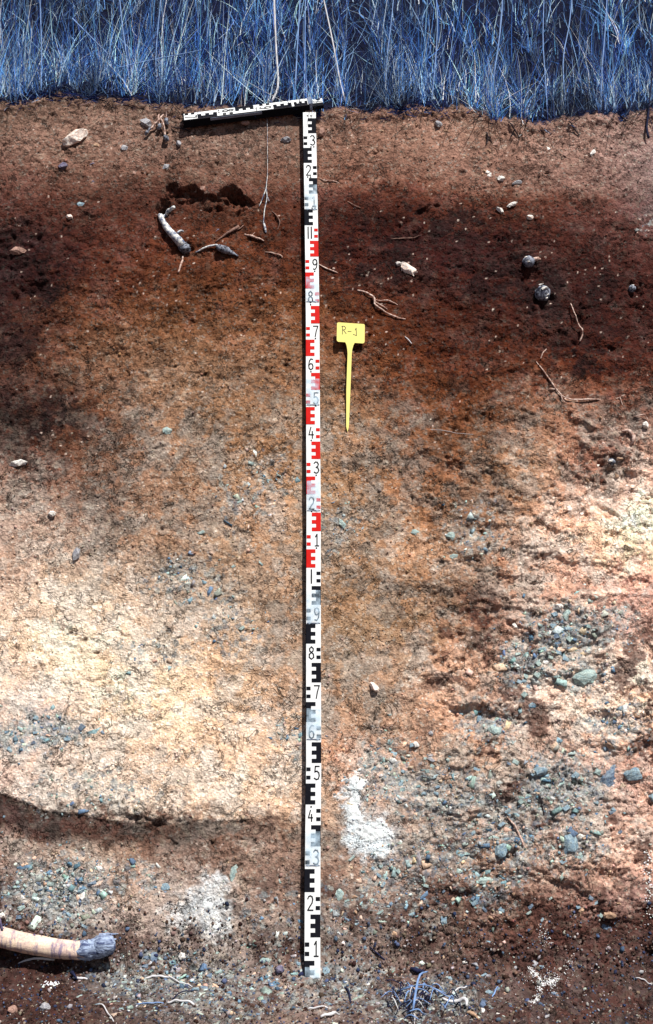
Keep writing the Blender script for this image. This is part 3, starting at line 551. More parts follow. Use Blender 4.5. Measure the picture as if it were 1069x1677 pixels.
THINGS = [
 (121, 227, 54, 22, 24, 'quartz', 'large cream quartz lump with angular faces in the topsoil below the grass'),
 (668, 443, 34, 17, -38, 'quartz', 'white and pinkish quartz stone slanting in the dark red soil above the forked root'),
 (652, 432, 11, 8, -20, 'white', 'small white chip at the upper end of the slanting quartz stone'),
 (838, 336, 19, 9, 22, 'white', 'flat white chip, the brightest in the upper dark band right of the staff'),
 (819, 345, 17, 8, -40, 'white', 'narrow white flake lying just below the brightest white chip'),
 (868, 356, 12, 9, 10, 'quartz', 'small rounded cream pebble below the two white chips'),
 (820, 291, 13, 9, 0, 'white', 'small white stone above the boundary of the dark soil band'),
 (848, 297, 17, 8, 15, 'grey', 'pale grey flake beside the small white stone above the dark band'),
 (469, 229, 20, 11, 0, 'grey', 'smooth oval grey pebble left of the staff numeral 3 near its top'),
 (527, 216, 12, 18, 5, 'pink', 'brown pink block of stone touching the right edge of the staff near its top'),
 (240, 203, 19, 17, -20, 'grey', 'pale grey stone with pinkish side beside the small rootlets under the grass'),
 (718, 203, 13, 12, 0, 'grey', 'pale grey pebble just under the grass edge right of the staff'),
 (293, 237, 9, 14, 10, 'grey', 'small upright grey pebble below the rootlets and the staff end'),
 (402, 203, 18, 9, 5, 'pink', 'pale pinkish stone under the middle of the tilted staff section'),
 (132, 332, 17, 11, 10, 'slate', 'blue grey rounded pebble below the quartz lump in the brown band'),
 (113, 355, 11, 10, 0, 'quartz', 'small cream pebble below the blue grey rounded pebble'),
 (103, 272, 16, 12, 20, 'purple', 'purplish grey pebble below the large quartz lump'),
 (30, 758, 28, 12, 5, 'white', 'flat crumbly white stone at the left border of the pale soil'),
 (30, 413, 26, 16, 12, 'pink', 'pale pink clod in the near black earth at the left border'),
 (85, 842, 14, 13, 0, 'white', 'rounded white pebble at the left edge of the pale soil'),
 (125, 907, 15, 24, -12, 'grey', 'tall pale grey stone above a short crack in the cream soil'),
 (613, 1127, 20, 12, -50, 'quartz', 'pinkish white pebble in the tan soil right of the staff numeral 7'),
 (681, 1220, 11, 11, 0, 'white', 'small bright white pebble above the crushed slate right of the white lime'),
 (557, 1465, 20, 24, 25, 'gslate', 'green grey angular slate plate right of the staff numeral 2'),
 (534, 1587, 16, 15, 0, 'slate', 'blue grey stone touching the right edge of the staff foot'),
 (436, 1571, 27, 11, 0, 'gslate', 'flat green grey slate plate left of the staff foot'),
 (458, 1587, 15, 12, 15, 'purple', 'purple grey stone between the flat slate plate and the staff foot'),
 (251, 1568, 17, 21, 0, 'dslate', 'dark blue stone right of the broken branch end'),
 (298, 1567, 12, 12, 0, 'white', 'round white pebble right of the dark blue stone by the branch'),
 (20, 1656, 17, 16, 20, 'pink', 'flat pinkish stone in the bottom corner below the branch'),
 (74, 1655, 20, 15, -10, 'grey', 'pale grey stone right of the flat pinkish stone below the branch'),
 (432, 1637, 11, 15, 10, 'dslate', 'dark blue pebble below and left of the staff foot'),
 (447, 1659, 28, 10, 0, 'gslate', 'grey green slate plate below the dark blue pebble near the bottom edge'),
 (151, 1447, 19, 9, 15, 'dslate', 'thin blue slate chip in the pale stony patch above the branch'),
 (270, 1453, 17, 14, 0, 'slate', 'bright blue grey stone left of the white streaked patch'),
 (382, 1429, 12, 30, -15, 'gslate', 'narrow upright green grey slate splinter right of the white streaked patch'),
 (933, 1382, 28, 42, 5, 'slate', 'large upright blue slate block in the orange soil near the right side'),
 (948, 1404, 26, 14, 20, 'gslate', 'pale slate slab leaning below the large upright slate block'),
 (819, 1394, 26, 26, 0, 'slate', 'rounded grey slate block bedded above the dark bottom soil'),
 (810, 1196, 24, 20, 10, 'gslate', 'pale green slate piece beside dark earth in the orange soil'),
 (785, 1178, 10, 17, -20, 'slate', 'thin upright slate splinter just above the pale green slate piece'),
 (958, 1108, 44, 26, 15, 'gslate', 'large flat green grey slate plate resting in cream soil on the right'),
 (928, 1006, 13, 25, -20, 'gslate', 'upright pale green slate in the cluster of dark slate on the right'),
 (914, 995, 13, 11, 0, 'white', 'whitish pebble at the top of the dark slate cluster'),
 (1037, 1268, 32, 24, 10, 'slate', 'large blue slate block near the right edge'),
 (999, 1275, 32, 50, -25, 'dslate', 'long dark blue slate block left of the large blue slate block'),
 (883, 1263, 24, 18, 20, 'slate', 'square blue slate stone left of the long dark slate block'),
 (873, 1155, 18, 9, 5, 'slate', 'flat blue slate chip under the reddish earth patch on the right'),
 (727, 1507, 12, 16, 0, 'slate', 'pale blue pebble at the left border of the dark bottom earth'),
 (994, 1519, 28, 13, -20, 'dslate', 'dark blue slate flake lying in the dark bottom earth'),
 (997, 1499, 22, 12, 0, 'tan', 'tan stone resting above the dark blue slate flake'),
 (795, 1443, 30, 12, 12, 'gslate', 'pale slate slab where the orange soil meets the dark bottom earth'),
 (680, 872, 14, 12, 0, 'gslate', 'pale blue green pebble in the orange tan soil'),
 (737, 878, 14, 16, 25, 'gslate', 'pale blue stone, upper of two near the dark crack'),
 (745, 911, 18, 13, 25, 'gslate', 'pale blue stone, lower of two just above the dark crack'),
 (560, 857, 10, 19, 25, 'gslate', 'narrow green grey stone right of the red staff mark'),
 (1057, 697, 12, 12, 30, 'white', 'bright white stone chip near the right edge above the hollow'),
 (725, 1648, 10, 13, 0, 'white', 'small white pebble right of the white stick end'),
 (272, 705, 20, 14, 0, 'gslate', 'grey green stone embedded in the smooth tan soil'),
]
THINGS[-2] = (790, 1658, 9, 14, 0, 'white', 'small white pebble right of the tan leaf at the bottom')
for px, py, w, h, r, m, lab in THINGS: stone_thing(px, py, w, h, T(r), m, lab)
# many lesser stones bedded in the face: parts of the bank
zones = [((930, 1035, 60, 35), 22, ('slate', 'gslate', 'dslate', 'white', 'gslate')), ((870, 1095, 50, 40), 14, ('gslate', 'slate')), ((930, 1290, 75, 50), 24, ('slate', 'dslate', 'gslate')), ((820, 1370, 60, 45), 18, ('slate', 'gslate', 'grey')),
         ((670, 1270, 80, 55), 20, ('slate', 'gslate', 'grey')), ((100, 1460, 90, 55), 30, ('gslate', 'slate', 'dslate', 'white')), ((80, 1200, 70, 25), 14, ('dslate', 'slate')), ((850, 1480, 180, 40), 34, ('gslate', 'slate', 'tan', 'dslate', 'pink')),
         ((330, 1600, 180, 60), 26, ('dslate', 'slate', 'gslate', 'grey', 'white')), ((800, 1600, 230, 50), 26, ('dslate', 'slate', 'grey', 'tan', 'white')), ((620, 1470, 100, 60), 18, ('gslate', 'slate', 'tan')),
         ((200, 260, 180, 70), 12, ('pink', 'tan', 'grey', 'purple')), ((800, 260, 220, 60), 14, ('pink', 'tan', 'white')), ((1000, 780, 55, 70), 14, ('tan', 'quartz', 'tan')), ((380, 880, 90, 90), 14, ('gslate', 'tan'))]
r2 = random.Random(3); cnt = 0
for (cx, cy, sx, sy), k, mats in zones:
    for _ in range(k):
        x = r2.gauss(cx, sx * .6); y = min(1668, r2.gauss(cy, sy * .6))
        if abs(x - 512) < 22 or abs(x - 573) < 16 and 520 < y < 710: continue
        m = r2.choice(mats); o = bpy.data.objects.new('stone', r2.choice(PROTO[m])); link(o)
        w = r2.uniform(8, 18); put_stone(o, x, y, w, w * r2.uniform(.45, .95), r2.uniform(-.9, .9), .45, r2.uniform(-.55, -.15)); o.parent = bank; cnt += 1

# ------------------------------------------------------------------ tubes: roots, sticks, stems
def tube_geo(pts, rad, seg=8, wob=0.0, seed=0):
    r = random.Random(seed); V = []; F = []; pts = [Vector(p) for p in pts]; n = len(pts)
    up = Vector((0, -1, .3))
    for i in range(n):
        d = (pts[min(i + 1, n - 1)] - pts[max(i - 1, 0)]).normalized()
        a = up - d * up.dot(d)
        if a.length < 1e-4: a = Vector((1, 0, 0))
        a.normalize(); b = d.cross(a)
        for k in range(seg):
            f = 2 * math.pi * k / seg; rr = rad[i] * (1 + wob * r.uniform(-1, 1))
            V.append(pts[i] + (a * math.cos(f) + b * math.sin(f)) * rr)
    for i in range(n - 1):
        for k in range(seg): F.append((i * seg + k, i * seg + (k + 1) % seg, (i + 1) * seg + (k + 1) % seg, (i + 1) * seg + k))
    F.append(tuple(reversed(range(seg)))); F.append(tuple((n - 1) * seg + k for k in range(seg)))
    return V, F
def spline(pts, n):                                   # Catmull-Rom through tuples
    P = [np.array(p, float) for p in pts]; P = [2 * P[0] - P[1]] + P + [2 * P[-1] - P[-2]]; out = []
    segs = len(P) - 3
    for i in range(n):
        s = i / (n - 1) * segs; k = min(int(s), segs - 1); f = s - k; a, b, c, d = P[k:k + 4]
        out.append(.5 * (2 * b + (c - a) * f + (2 * a - 5 * b + 4 * c - d) * f * f + (3 * b - a - 3 * c + d) * f ** 3))
    return out
def on_face(pts, n=None, wob=.12, seg=8, lift=.55, seed=0):
    """pts: (photo x, photo y, thickness in photo px[, extra lift in m])"""
    pts = [tuple(p) + (0.0,) * (4 - len(p)) for p in pts]
    sp = spline(pts, n or max(6, 5 * len(pts))); C3 = []; R = []
    for x, y, d, l in sp:
        r = max(.25, d) * (.8 if d < 6 else 1) * mpp(y) / 2; P, N = surf(x, y); C3.append(P + N * (r * lift + l)); R.append(r)
    # rest on the high spots instead of following every grain
    A = np.array([tuple(p) for p in C3])
    if len(A) > 4:
        B = A.copy(); B[1:-1] = (A[:-2] + A[1:-1] * 2 + A[2:]) / 4; A = B
    return tube_geo(A, R, seg, wob, seed)
def root(name, strands, mat, label, cat='root', part='rootlet', group=None, **kw):
    V, F = on_face(strands[0], seed=len(label), **kw)
    base = Vector(np.mean([tuple(v) for v in V], 0))
    o = small_mesh(name, [v - base for v in V], F, M[mat], None, True); o.location = base; tag(o, label, cat, group)
    for i, s in enumerate(strands[1:]):
        V, F = on_face(s, seed=i + 5, **kw); small_mesh(part, V, F, M[mat], o, True)
    return o
big = root('root', [[(260, 346, 8, .004), (265, 360, 9, .006), (274, 376, 11, .008), (287, 391, 14, .009), (301, 404, 15, .006)]], 'wroot', 'thick pale grey root bending down out of the dark cavity')
V, F = on_face([(298, 401, 17, .007), (303, 407, 18, .006), (305, 412, 14, .003)], seed=4); small_mesh('cut_end', V, F, M['cut'], big, True)
V, F = on_face([(262, 346, 8, .006), (272, 342, 7, .012), (286, 342, 6, .014)], seed=4); small_mesh('side_root', V, F, M['wroot'], big, True)
V, F = on_face([(291, 384, 5, .012), (296, 380, 4, .014), (301, 381, 2, .012)], seed=4); small_mesh('side_root', V, F, M['wroot'], big, True)
kn = root('root', [[(320, 412, 3), (335, 407, 4, .003), (352, 403, 4.5, .006), (360, 406, 5, .007)]], 'wroot', 'thin white root ending in a blue grey knob below the cavity')
V, F = on_face([(355, 407, 6, .007), (362, 410, 12, .007), (371, 413, 13, .006), (378, 416, 8, .004), (390, 421, 4, .002)], seed=8); small_mesh('knob', V, F, M['cut'], kn, True)
root('root', [[(299, 418, 3), (298, 428, 4, .002), (295, 438, 4), (292, 447, 3)]], 'root', 'short pale rootlet hanging under the thick root')
root('root', [[(353, 396, 3), (366, 386, 4, .003), (380, 376, 6, .004), (391, 369, 6, .002)], [(380, 376, 4), (392, 372, 3, .004), (398, 366, 2)]], 'broot', 'brown grey twig root slanting up below the cavity')
root('root', [[(400, 382, 3), (411, 386, 4.5, .003), (423, 390, 4, .002), (432, 393, 2)], [(411, 386, 2), (417, 380, 2)]], 'root', 'short pale forked root left of the staff numeral II')
root('root', [[(437, 192, .8, .006), (438, 215, .8, .009), (438, 250, .9, .009), (438, 288, 1.0, .007), (436, 308, 2.2, .006), (437, 325, 2.2, .005), (433, 345, 2, .004), (431, 368, 2, .003)],
  [(436, 308, 2, .006), (433, 318, 2.4, .006), (424, 338, 1.8, .002)], [(437, 322, 2, .006), (441, 330, 2, .003)], [(432, 366, 4, .003), (434, 374, 5, .003), (435, 380, 3)]], 'wroot', 'long thread of grey root hanging from the grass down beside the staff')
root('root', [[(445, 345, 1.8), (452, 353, 2.2, .003), (458, 364, 2.4, .003), (454, 376, 1.8)]], 'broot', 'curved brown rootlet between hanging thread and staff')
root('root', [[(433, 410, 1.5), (445, 415, 2.2, .002), (460, 420, 2.6, .002), (462, 423, 2)]], 'root', 'faint pale rootlet low on the left of the staff near the red marks')
root('root', [[(522, 432, 2), (532, 438, 2.8, .002), (543, 443, 3, .002), (553, 447, 2)]], 'root', 'straight pale root sticking out right of the staff numeral 9')
root('root', [[(585, 477, 3, .001), (596, 481, 3.6, .004), (607, 487, 4, .007), (613, 494, 4.4, .007), (613, 502, 3.8, .006), (620, 508, 3.6, .005), (634, 515, 3.6, .004), (648, 521, 3.6, .003), (664, 523, 2.6)],
  [(613, 494, 3, .006), (621, 495, 2.4, .004), (634, 494, 2.8, .004), (643, 497, 2.4, .003), (651, 500, 1.6)], [(615, 499, 2.4, .006), (623, 503, 2.2, .004), (634, 508, 1.6)]], 'root', 'forked pale pink root above the yellow plant label')
root('root', [[(663, 551, 1.8), (668, 556, 2.4, .004), (674, 563, 2.2, .003)]], 'straw', 'tiny white rootlet right of the yellow plant label')
root('root', [[(933, 500, 1.8, .004), (937, 513, 2.2, .012), (944, 528, 2.4, .016), (950, 540, 2.6, .014), (952, 552, 3, .010), (948, 562, 2.6, .005)]], 'root', 'arched tan root standing off the dark soil on the right')
root('root', [[(895, 571, 1.6), (889, 578, 2.4, .002), (885, 588, 1.8)]], 'root', 'tiny broken pale root left of the arched tan root')
root('root', [[(878, 592, 1.6), (890, 608, 2.8, .002), (900, 622, 3, .003), (908, 634, 3, .003), (918, 647, 3, .005), (930, 654, 3, .005), (944, 655, 3.4, .005), (960, 655, 3.6, .005), (983, 655, 2.6)],
  [(918, 648, 2.6, .005), (921, 656, 2.4, .004), (928, 661, 1.6)], [(908, 638, 2.6, .003), (896, 637, 2.2, .002)]], 'root', 'long pale root creeping down then level across the red soil on the right')
root('root', [[(1008, 654, 1.4), (1014, 652, 2, .003), (1016, 658, 2, .003), (1019, 665, 1.4)], [(1014, 651, 1.6, .002), (1023, 647, 1.4)]], 'root', 'small hooked rootlet right of the long creeping root')
root('root', [[(1038, 683, 1.8), (1046, 682, 2.4, .006), (1054, 681, 2.6, .008), (1060, 688, 2.2, .004)]], 'root', 'white bent rootlet near the right edge above the white chip')
root('straw', [[(704, 703, .6, .001), (730, 705, .7, .001), (755, 709, .7, .001), (775, 711, .6)]], 'straw', 'hair thin white straw lying level in the tan soil', 'straw')
root('root', [[(1018, 707, 3, .002), (1028, 706, 6, .004), (1037, 716, 7, .004), (1034, 728, 5, .002)]], 'root', 'thick cream root curl beside the hollow at the right edge')
root('root', [[(880, 1300, 2), (886, 1318, 2.4, .003), (890, 1335, 2)]], 'droot', 'dark rootlet in the crushed slate on the right')
root('root', [[(830, 1338, 3), (842, 1352, 4, .003), (852, 1372, 4.5, .003), (856, 1385, 4, .002)]], 'root', 'cream rib of root curving beside the rounded slate block')
root('root', [[(523, 290, 1.6), (531, 295, 2, .002), (543, 296, 2.2, .002), (556, 299, 1.4)]], 'root', 'thin pale rootlet right of the staff near the numeral 2 at the top')
root('root', [[(568, 330, 1.6), (578, 337, 2.6, .003), (590, 341, 2.2, .001)]], 'broot', 'short brown root in the upper band right of the staff')
root('root', [[(640, 390, 1.5), (668, 388, 2.2, .003), (690, 384, 1.6)]], 'broot', 'level brown root in the dark band above the quartz stone')
root('root', [[(797, 215, 2.4, .003), (799, 226, 3, .005), (796, 236, 2.4, .002)], [(799, 222, 2, .004), (806, 232, 1.6)]], 'droot', 'dark dangling root under the grass edge')
root('root', [[(832, 203, 2.5, .003), (842, 214, 3, .006), (850, 226, 2.4, .003)], [(842, 214, 2, .005), (836, 224, 2)]], 'droot', 'dark forked root under the sagging grass edge')
root('root', [[(930, 203, 2.4, .004), (938, 212, 2.6, .006), (948, 224, 2, .002)]], 'droot', 'dark root slanting down from the grass edge on the right')
# rootlets with dark tips beside the grey stone
rt = root('root', [[(268, 190, 3, .006), (262, 200, 3.6, .012), (256, 206, 4, .012), (247, 215, 4, .010)]], 'root', 'bundle of three pale rootlets with dark tips below the grass')
for s in ([(261, 190, 2.4, .008), (260, 198, 2.6, .012), (262, 207, 2.6, .010)], [(265, 200, 3, .012), (269, 210, 3.4, .013), (271, 225, 3.2, .010)], [(273, 183, 2, .010), (273, 197, 2.4, .010)]):
    V, F = on_face(s, seed=2); small_mesh('rootlet', V, F, M['root'], rt, True)
for s in ([(247, 215, 5, .010), (241, 221, 6, .008), (238, 224, 4, .006)], [(262, 207, 6, .010), (262, 212, 7, .008), (258, 214, 5, .006)], [(271, 226, 6, .010), (273, 231, 8, .008), (274, 234, 6, .005)], [(273, 198, 6, .008), (273, 204, 7, .006), (276, 206, 5, .004)]):
    V, F = on_face(s, seed=2); small_mesh('dark_tip', V, F, M['cut'], rt, True)
root('root', [[(280, 208, 2, .003), (288, 212, 2.6, .006), (300, 214, 3, .007), (312, 218, 2, .003)]], 'droot', 'dark root curving right from the bundle of rootlets')
# cut root stubs
def stub(px, py, d, mat, label, tip):
    P, N = surf(px, py); m = mpp(py); r = d * m / 2
    pts = [P - N * r, P + N * r * .2, P + N * r * 1.0 + Vector((0, 0, -r * .3)), P + N * r * 1.35 + Vector((0, 0, -r * .45))]
    V, F = tube_geo(pts, [r, r * 1.05, r, r * .55], 12, .12, int(px)); base = P
    o = small_mesh('root_stub', [v - base for v in V], F, M[mat], None, True); o.location = base; tag(o, label, 'root')
    for dx, dy, s in tip:  # white chips model the pale cut wood and the knobs' highlights
        q, n = surf(px + dx, py + dy, r * 1.2); v = stone_mesh('white', int(px + dx)); c = bpy.data.objects.new('cut_face_glint', v); link(c, o)
        c.matrix_basis = Matrix.Translation(q - base) @ orient(n, .4) @ Matrix.Diagonal((s * m, s * m * .45, s * m * .3, 1))
stub(865, 430, 19, 'cut', 'dark cut root stub with a white rim and tan tail, upper of two', [(-4, -3, 5), (3, 0, 4), (-2, 5, 4)])
root('root', [[(871, 428, 7, .006), (878, 427, 7, .005), (885, 427, 4, .001)]], 'root', 'short tan root tail beside the upper dark root stub')
stub(888, 480, 25, 'cut', 'round black root stub with a built-on grey white highlight, the largest on the right', [(-5, -7, 5), (2, -2, 7), (7, 6, 4), (5, 14, 3)])
stub(1034, 474, 12, 'cut', 'small black root stub with a white glint near the right edge', [(1, -5, 3), (3, 3, 3)])
stub(1002, 754, 12, 'cut', 'small dark stub with pale splinter inside the hollow at the right', [(-2, 1, 6)])

# ------------------------------------------------------------------ broken branch at the foot of the face
base = surf(90, 1560)[0]
def branch_piece(pts, **kw): return on_face(pts, lift=.9, **kw)
V, F = branch_piece([(-70, 1508, 30, .010), (-30, 1522, 31, .011), (10, 1535, 32, .012), (50, 1545, 32, .012), (95, 1554, 31, .011), (130, 1558, 30, .010), (150, 1558, 29, .010)], n=30, seg=18, wob=.03)
br = small_mesh('branch', [v - base for v in V], F, M['branch'], None, True); br.location = base
tag(br, 'thick broken cream branch with a blue splintered end lying at the foot of the cut', 'branch')
V, F = branch_piece([(128, 1558, 27, .0105), (145, 1558, 31, .0115), (160, 1554, 32, .012), (174, 1549, 35, .012), (187, 1545, 31, .012)], n=16, seg=18, wob=.14)
small_mesh('splintered_end', V, F, M['grain'], br, True)
for y0, y1, x1, d in ((1532, 1529, 196, 6), (1541, 1538, 193, 9), (1551, 1548, 190, 8), (1559, 1558, 176, 6)):
    V, F = on_face([(166, y0, d, .022), (180, (y0 + y1) / 2, d, .021), (x1, y1, d * .25, .018)], seed=int(y0)); small_mesh('splinter', V, F, M['grain'], br, False)
for x0, y0, y1 in ((73, 1532, 1556), (27, 1524, 1548), (62, 1530, 1560)):
    V, F = on_face([(x0, y0, 4, .036), (x0 + 1, (y0 + y1) / 2, 5, .043), (x0 - 2, y1, 4, .036)], seed=int(x0)); small_mesh('bark_band', V, F, M['bark'], br, True)
V, F = on_face([(5, 1502, 4, .03), (9, 1514, 5, .04), (14, 1522, 4, .05)], seed=3); small_mesh('twig_stub', V, F, M['bark'], br, True)
V, F = on_face([(-4, 1560, 5, .02), (4, 1548, 4, .05), (8, 1540, 4, .055)], seed=3); small_mesh('twig_stub', V, F, M['bark'], br, True)

# ------------------------------------------------------------------ straws and sticks on the floor
FLOOR = [([(30, 1579, 2), (45, 1574, 4, .004), (62, 1571, 5, .006), (90, 1573, 4, .003)], 'straw', 'white shaving of straw lying under the branch'),
 ([(238, 1606, 3), (252, 1604, 4.5, .005), (268, 1606, 4, .005), (284, 1609, 3), ], 'straw', 'pale straw right of the branch end above the gravel'),
 ([(258, 1602, 2), (275, 1607, 2.4, .005), (300, 1616, 2.6, .005), (316, 1622, 2)], 'straw', 'thin straw crossing behind the pale straw'),
 ([(274, 1645, 4, .004), (296, 1646, 4.5, .006), (318, 1649, 4, .003)], 'straw', 'thick white straw piece lying level near the bottom edge'),
 ([(224, 1644, 2), (248, 1645, 2.6, .004), (268, 1645, 2)], 'bstraw', 'bluish straw left of the thick white straw piece'),
 ([(282, 1640, 2.4, .003), (300, 1632, 2.6, .006), (317, 1628, 2)], 'nstraw', 'dark twig slanting above the thick white straw piece'),
 ([(504, 1654, 3, .003), (520, 1653, 3.4, .004), (537, 1653, 3)], 'straw', 'small white stick lying below the staff foot'),
 ([(525, 1672, 5, .004), (545, 1667, 6, .006), (556, 1661, 3)], 'straw', 'grey stick at the bottom edge right of the staff'),
 ([(565, 1612, 3), (572, 1625, 3.6, .004), (574, 1642, 3)], 'nstraw', 'thin black twig right of the staff foot'),
 ([(605, 1550, 2), (617, 1561, 3, .004), (630, 1572, 3)], 'nstraw', 'small dark twig above the dry plant clump'),
 ([(724, 1648, 5, .012), (745, 1648, 6, .014), (762, 1650, 6.5, .012), (764, 1656, 5, .008)], 'straw', 'bright white bent stick right of the dry plant clump'),
 ([(740, 1637, 2.4, .012), (752, 1631, 3, .016), (764, 1627, 2.4, .01)], 'straw', 'curved straw above the bright white bent stick'),
 ([(765, 1664, 5, .003), (775, 1665, 7, .004), (785, 1667, 3)], 'tan', 'tan leaf sliver left of the small white pebble'),
 ([(806, 1626, 2.6, .003), (812, 1618, 3, .006), (818, 1612, 2)], 'bstraw', 'short bluish twig in the dark gravel'),
 ([(1040, 1606, 2), (1055, 1608, 2.4, .004), (1069, 1609, 2)], 'straw', 'thin straw at the bottom right edge'),
 ([(160, 1655, 2), (172, 1660, 2.8, .006), (186, 1676, 2)], 'straw', 'thin forked straw near the bottom left corner'),
 ([(118, 1596, 7, .006), (122, 1604, 5, .012), (126, 1608, 4, .004)], 'nstraw', 'stubby black twig below the branch'),
 ([(120, 1604, 4, .003), (132, 1607, 5, .004), (143, 1606, 4)], 'straw', 'grey straw flake touching the stubby black twig'),
 ([(672, 1586, 5, .005), (682, 1590, 8, .007), (694, 1588, 4, .002)], 'nstraw', 'black twig scrap above the dry plant clump')]
for s, m, lab in FLOOR: root('straw' if 'straw' in m else 'twig', [s], m, lab, 'straw' if 'straw' in m and 'stick' not in lab else 'twig')
# dry plant clump
base = surf(690, 1650)[0]; cl = empty('dry_plant_clump', base); tag(cl, 'clump of dead blue and black plant stems at the bottom of the cut', 'plant')
r3 = random.Random(8)
def clump_stem(x0, y0, x1, y1, d, mat, l0=.01, l1=.02):
    V, F = on_face([(x0, y0, d, l0), ((x0 + x1) / 2 + r3.uniform(-4, 4), (y0 + y1) / 2 + r3.uniform(-3, 3), d, max(l0, l1) + .012), (x1, y1, d * .6, l1)], n=8, seg=6, seed=int(x0 * 3 + y1)); small_mesh('stem', V, F, M[mat], cl, True)
clump_stem(676, 1664, 700, 1622, 5, 'bstraw', .02, .05); clump_stem(650, 1638, 730, 1651, 3, 'bstraw', .02, .03); clump_stem(660, 1640, 742, 1660, 3, 'bstraw', .03, .03)
for i in range(46):
    x = r3.gauss(690, 30); y = r3.gauss(1652, 11); a = r3.uniform(0, math.pi); l = r3.uniform(7, 26)
    clump_stem(x - l * math.cos(a), min(1676, y - l * .55 * math.sin(a)), x + l * math.cos(a), min(1678, y + l * .55 * math.sin(a)), r3.uniform(1.4, 3.4), r3.choice(('nstraw', 'nstraw', 'bstraw', 'bstraw', 'nstraw', 'straw')), r3.uniform(0, .02), r3.uniform(0, .03))

# ------------------------------------------------------------------ lime crusts: raised irregular skins on the face
def crust(name, ells, label, x0, x1, y0, y1, th, thr=.5):
    u0, _ = ut(x0, (y0 + y1) / 2); u1, _ = ut(x1, (y0 + y1) / 2); tA, tB = float(t_of(y1)), float(t_of(y0)); st = .0028
    gu = np.arange(float(u0), float(u1), st); gt = np.arange(tA, tB, st); A, B = np.meshgrid(gu, gt); u = A.ravel(); t = B.ravel()
    X, Y = nominal(u, t); n = fbm(u, t, 38, 4, 301, .65); m = np.zeros_like(u)
    for cx, cy, rx, ry, ro in ells: m = np.maximum(m, smooth(1.3, 0.6, blob(X + 7 * n, Y + 9 * fbm(u, t, 30, 4, 311, .65), cx, cy, rx, ry, ro)))
    m = m + (.9 * fbm(u, t, 55, 4, 331, .7) - .28 * smooth(1355, 1400, Y) * (fbm(u, t, 110, 2, 341) > .1)) * (m > 0)
    P, Nn = frame(u, t); lift = np.where(m > thr, th * np.clip((m - thr) * 4, .12, 1) * (1 + .5 * n), -.004)
    V = P + Nn * (relief(u, t) + lift)[:, None]; k = len(gu)
    a = np.arange(k * (len(gt) - 1)).reshape(-1, k)[:, :-1].ravel(); Q = np.stack([a, a + 1, a + 1 + k, a + k], 1)
    Q = Q[(m[Q] > thr).any(1)]; used, inv = np.unique(Q, return_inverse=True)
    o = link(big_mesh(name, V[used], inv.reshape(-1, 4), M['lime'], None, False)); tag(o, label, 'lime crust')
crust('lime_crust', [(584, 1280, 13, 9, 0), (568, 1277, 8, 4, 0), (580, 1328, 10, 28, .08), (583, 1346, 13, 18, 0), (624, 1358, 20, 17, .5), (604, 1366, 22, 14, .2)], 'bright white lime crust on the tan soil right of the staff numeral 4', 540, 665, 1255, 1425, .0006)
crust('lime_crust', [(347, 1445, 11, 18, 0), (338, 1480, 13, 26, 0), (356, 1508, 11, 18, 0), (318, 1508, 10, 10, 0)], 'thin streaky white lime crust left of the staff numeral 2', 290, 385, 1415, 1545, .0007, .85)
def whites(px, py, n, sx, sy, label, smin=.8, smax=2.2):
    X = px + rng.normal(0, sx, n); Y = py + rng.normal(0, sy, n)
    o = gravel('white_crumbs', X, Y, rng.uniform(smin, smax, n), np.tile(lin((236, 236, 234)), (n, 1)), (.85, 1.1), .6); tag(o, label, 'lime crumbs', kind='stuff')
def seg(n, pts, sd):
    k = rng.random(n); q = np.linspace(0, 1, len(pts)); return np.interp(k, q, [p[0] for p in pts]) + rng.normal(0, sd, n), np.interp(k, q, [p[1] for p in pts]) + rng.normal(0, sd, n)
_p = [seg(340, [(867, 1584), (886, 1604)], 2.6), seg(380, [(890, 1604), (880, 1622), (870, 1640)], 2.8), seg(200, [(888, 1606), (914, 1600)], 2.6), seg(110, [(902, 1594), (906, 1610)], 4), seg(90, [(860, 1600), (925, 1605)], 14), seg(60, [(938, 1560), (930, 1600)], 6), seg(80, [(888, 1524), (898, 1545)], 5)]  # branching line of small bright white crumbs
X = np.concatenate([p[0] for p in _p]); Y = np.concatenate([p[1] for p in _p])
o = gravel('white_crumbs', X, Y, rng.uniform(.45, 1.0, len(X)), np.tile(lin((244, 244, 242)), (len(X), 1)), (.9, 1.1), .6); tag(o, 'fine white crumbs on the dark earth at the lower right', 'lime crumbs', kind='stuff')
whites(1062, 1440, 90, 5, 34, 'fine white crumbs at the right edge of the cut')
whites(84, 1612, 26, 9, 4, 'heap of white crumbs below the branch', 1.5, 3.0)

# ------------------------------------------------------------------ levelling staff
E_Y = {0: 1603, .05: 1568, .1: 1530, .2: 1457, .3: 1381, .4: 1314, .5: 1247, .6: 1180, .7: 1116, .8: 1053, .9: 989, 1.0: 929, 1.1: 870, 1.2: 809, 1.3: 752, 1.4: 696, 1.5: 640, 1.6: 585, 1.7: 533, 1.8: 474, 1.9: 422.5, 2.0: 372, 2.1: 320, 2.2: 270, 2.3: 222, 2.37: 188}
S_K = np.array(list(E_Y)); T_K = t_of(list(E_Y.values()))
cf = np.polyfit(S_K, T_K, 5); S2T = lambda s: 0.6 * np.interp(s, S_K, T_K) + 0.4 * np.polyval(cf, s)
SW, ST = 0.0372, 0.013                               # width and thickness of the lath
def staff_pt(s, a, off):
    t = float(S2T(s)); u = float(staff_u(np.array(t))) + a * SW; t -= .0066
    P = Vector((u, math.cos(TH) * t, math.sin(TH) * t)); N = Vector((0, -math.sin(TH), math.cos(TH)))
    return P + N * (0.008 + ST + off)
sbase = staff_pt(0, 0, -ST)
staff = empty('levelling_staff', sbase)
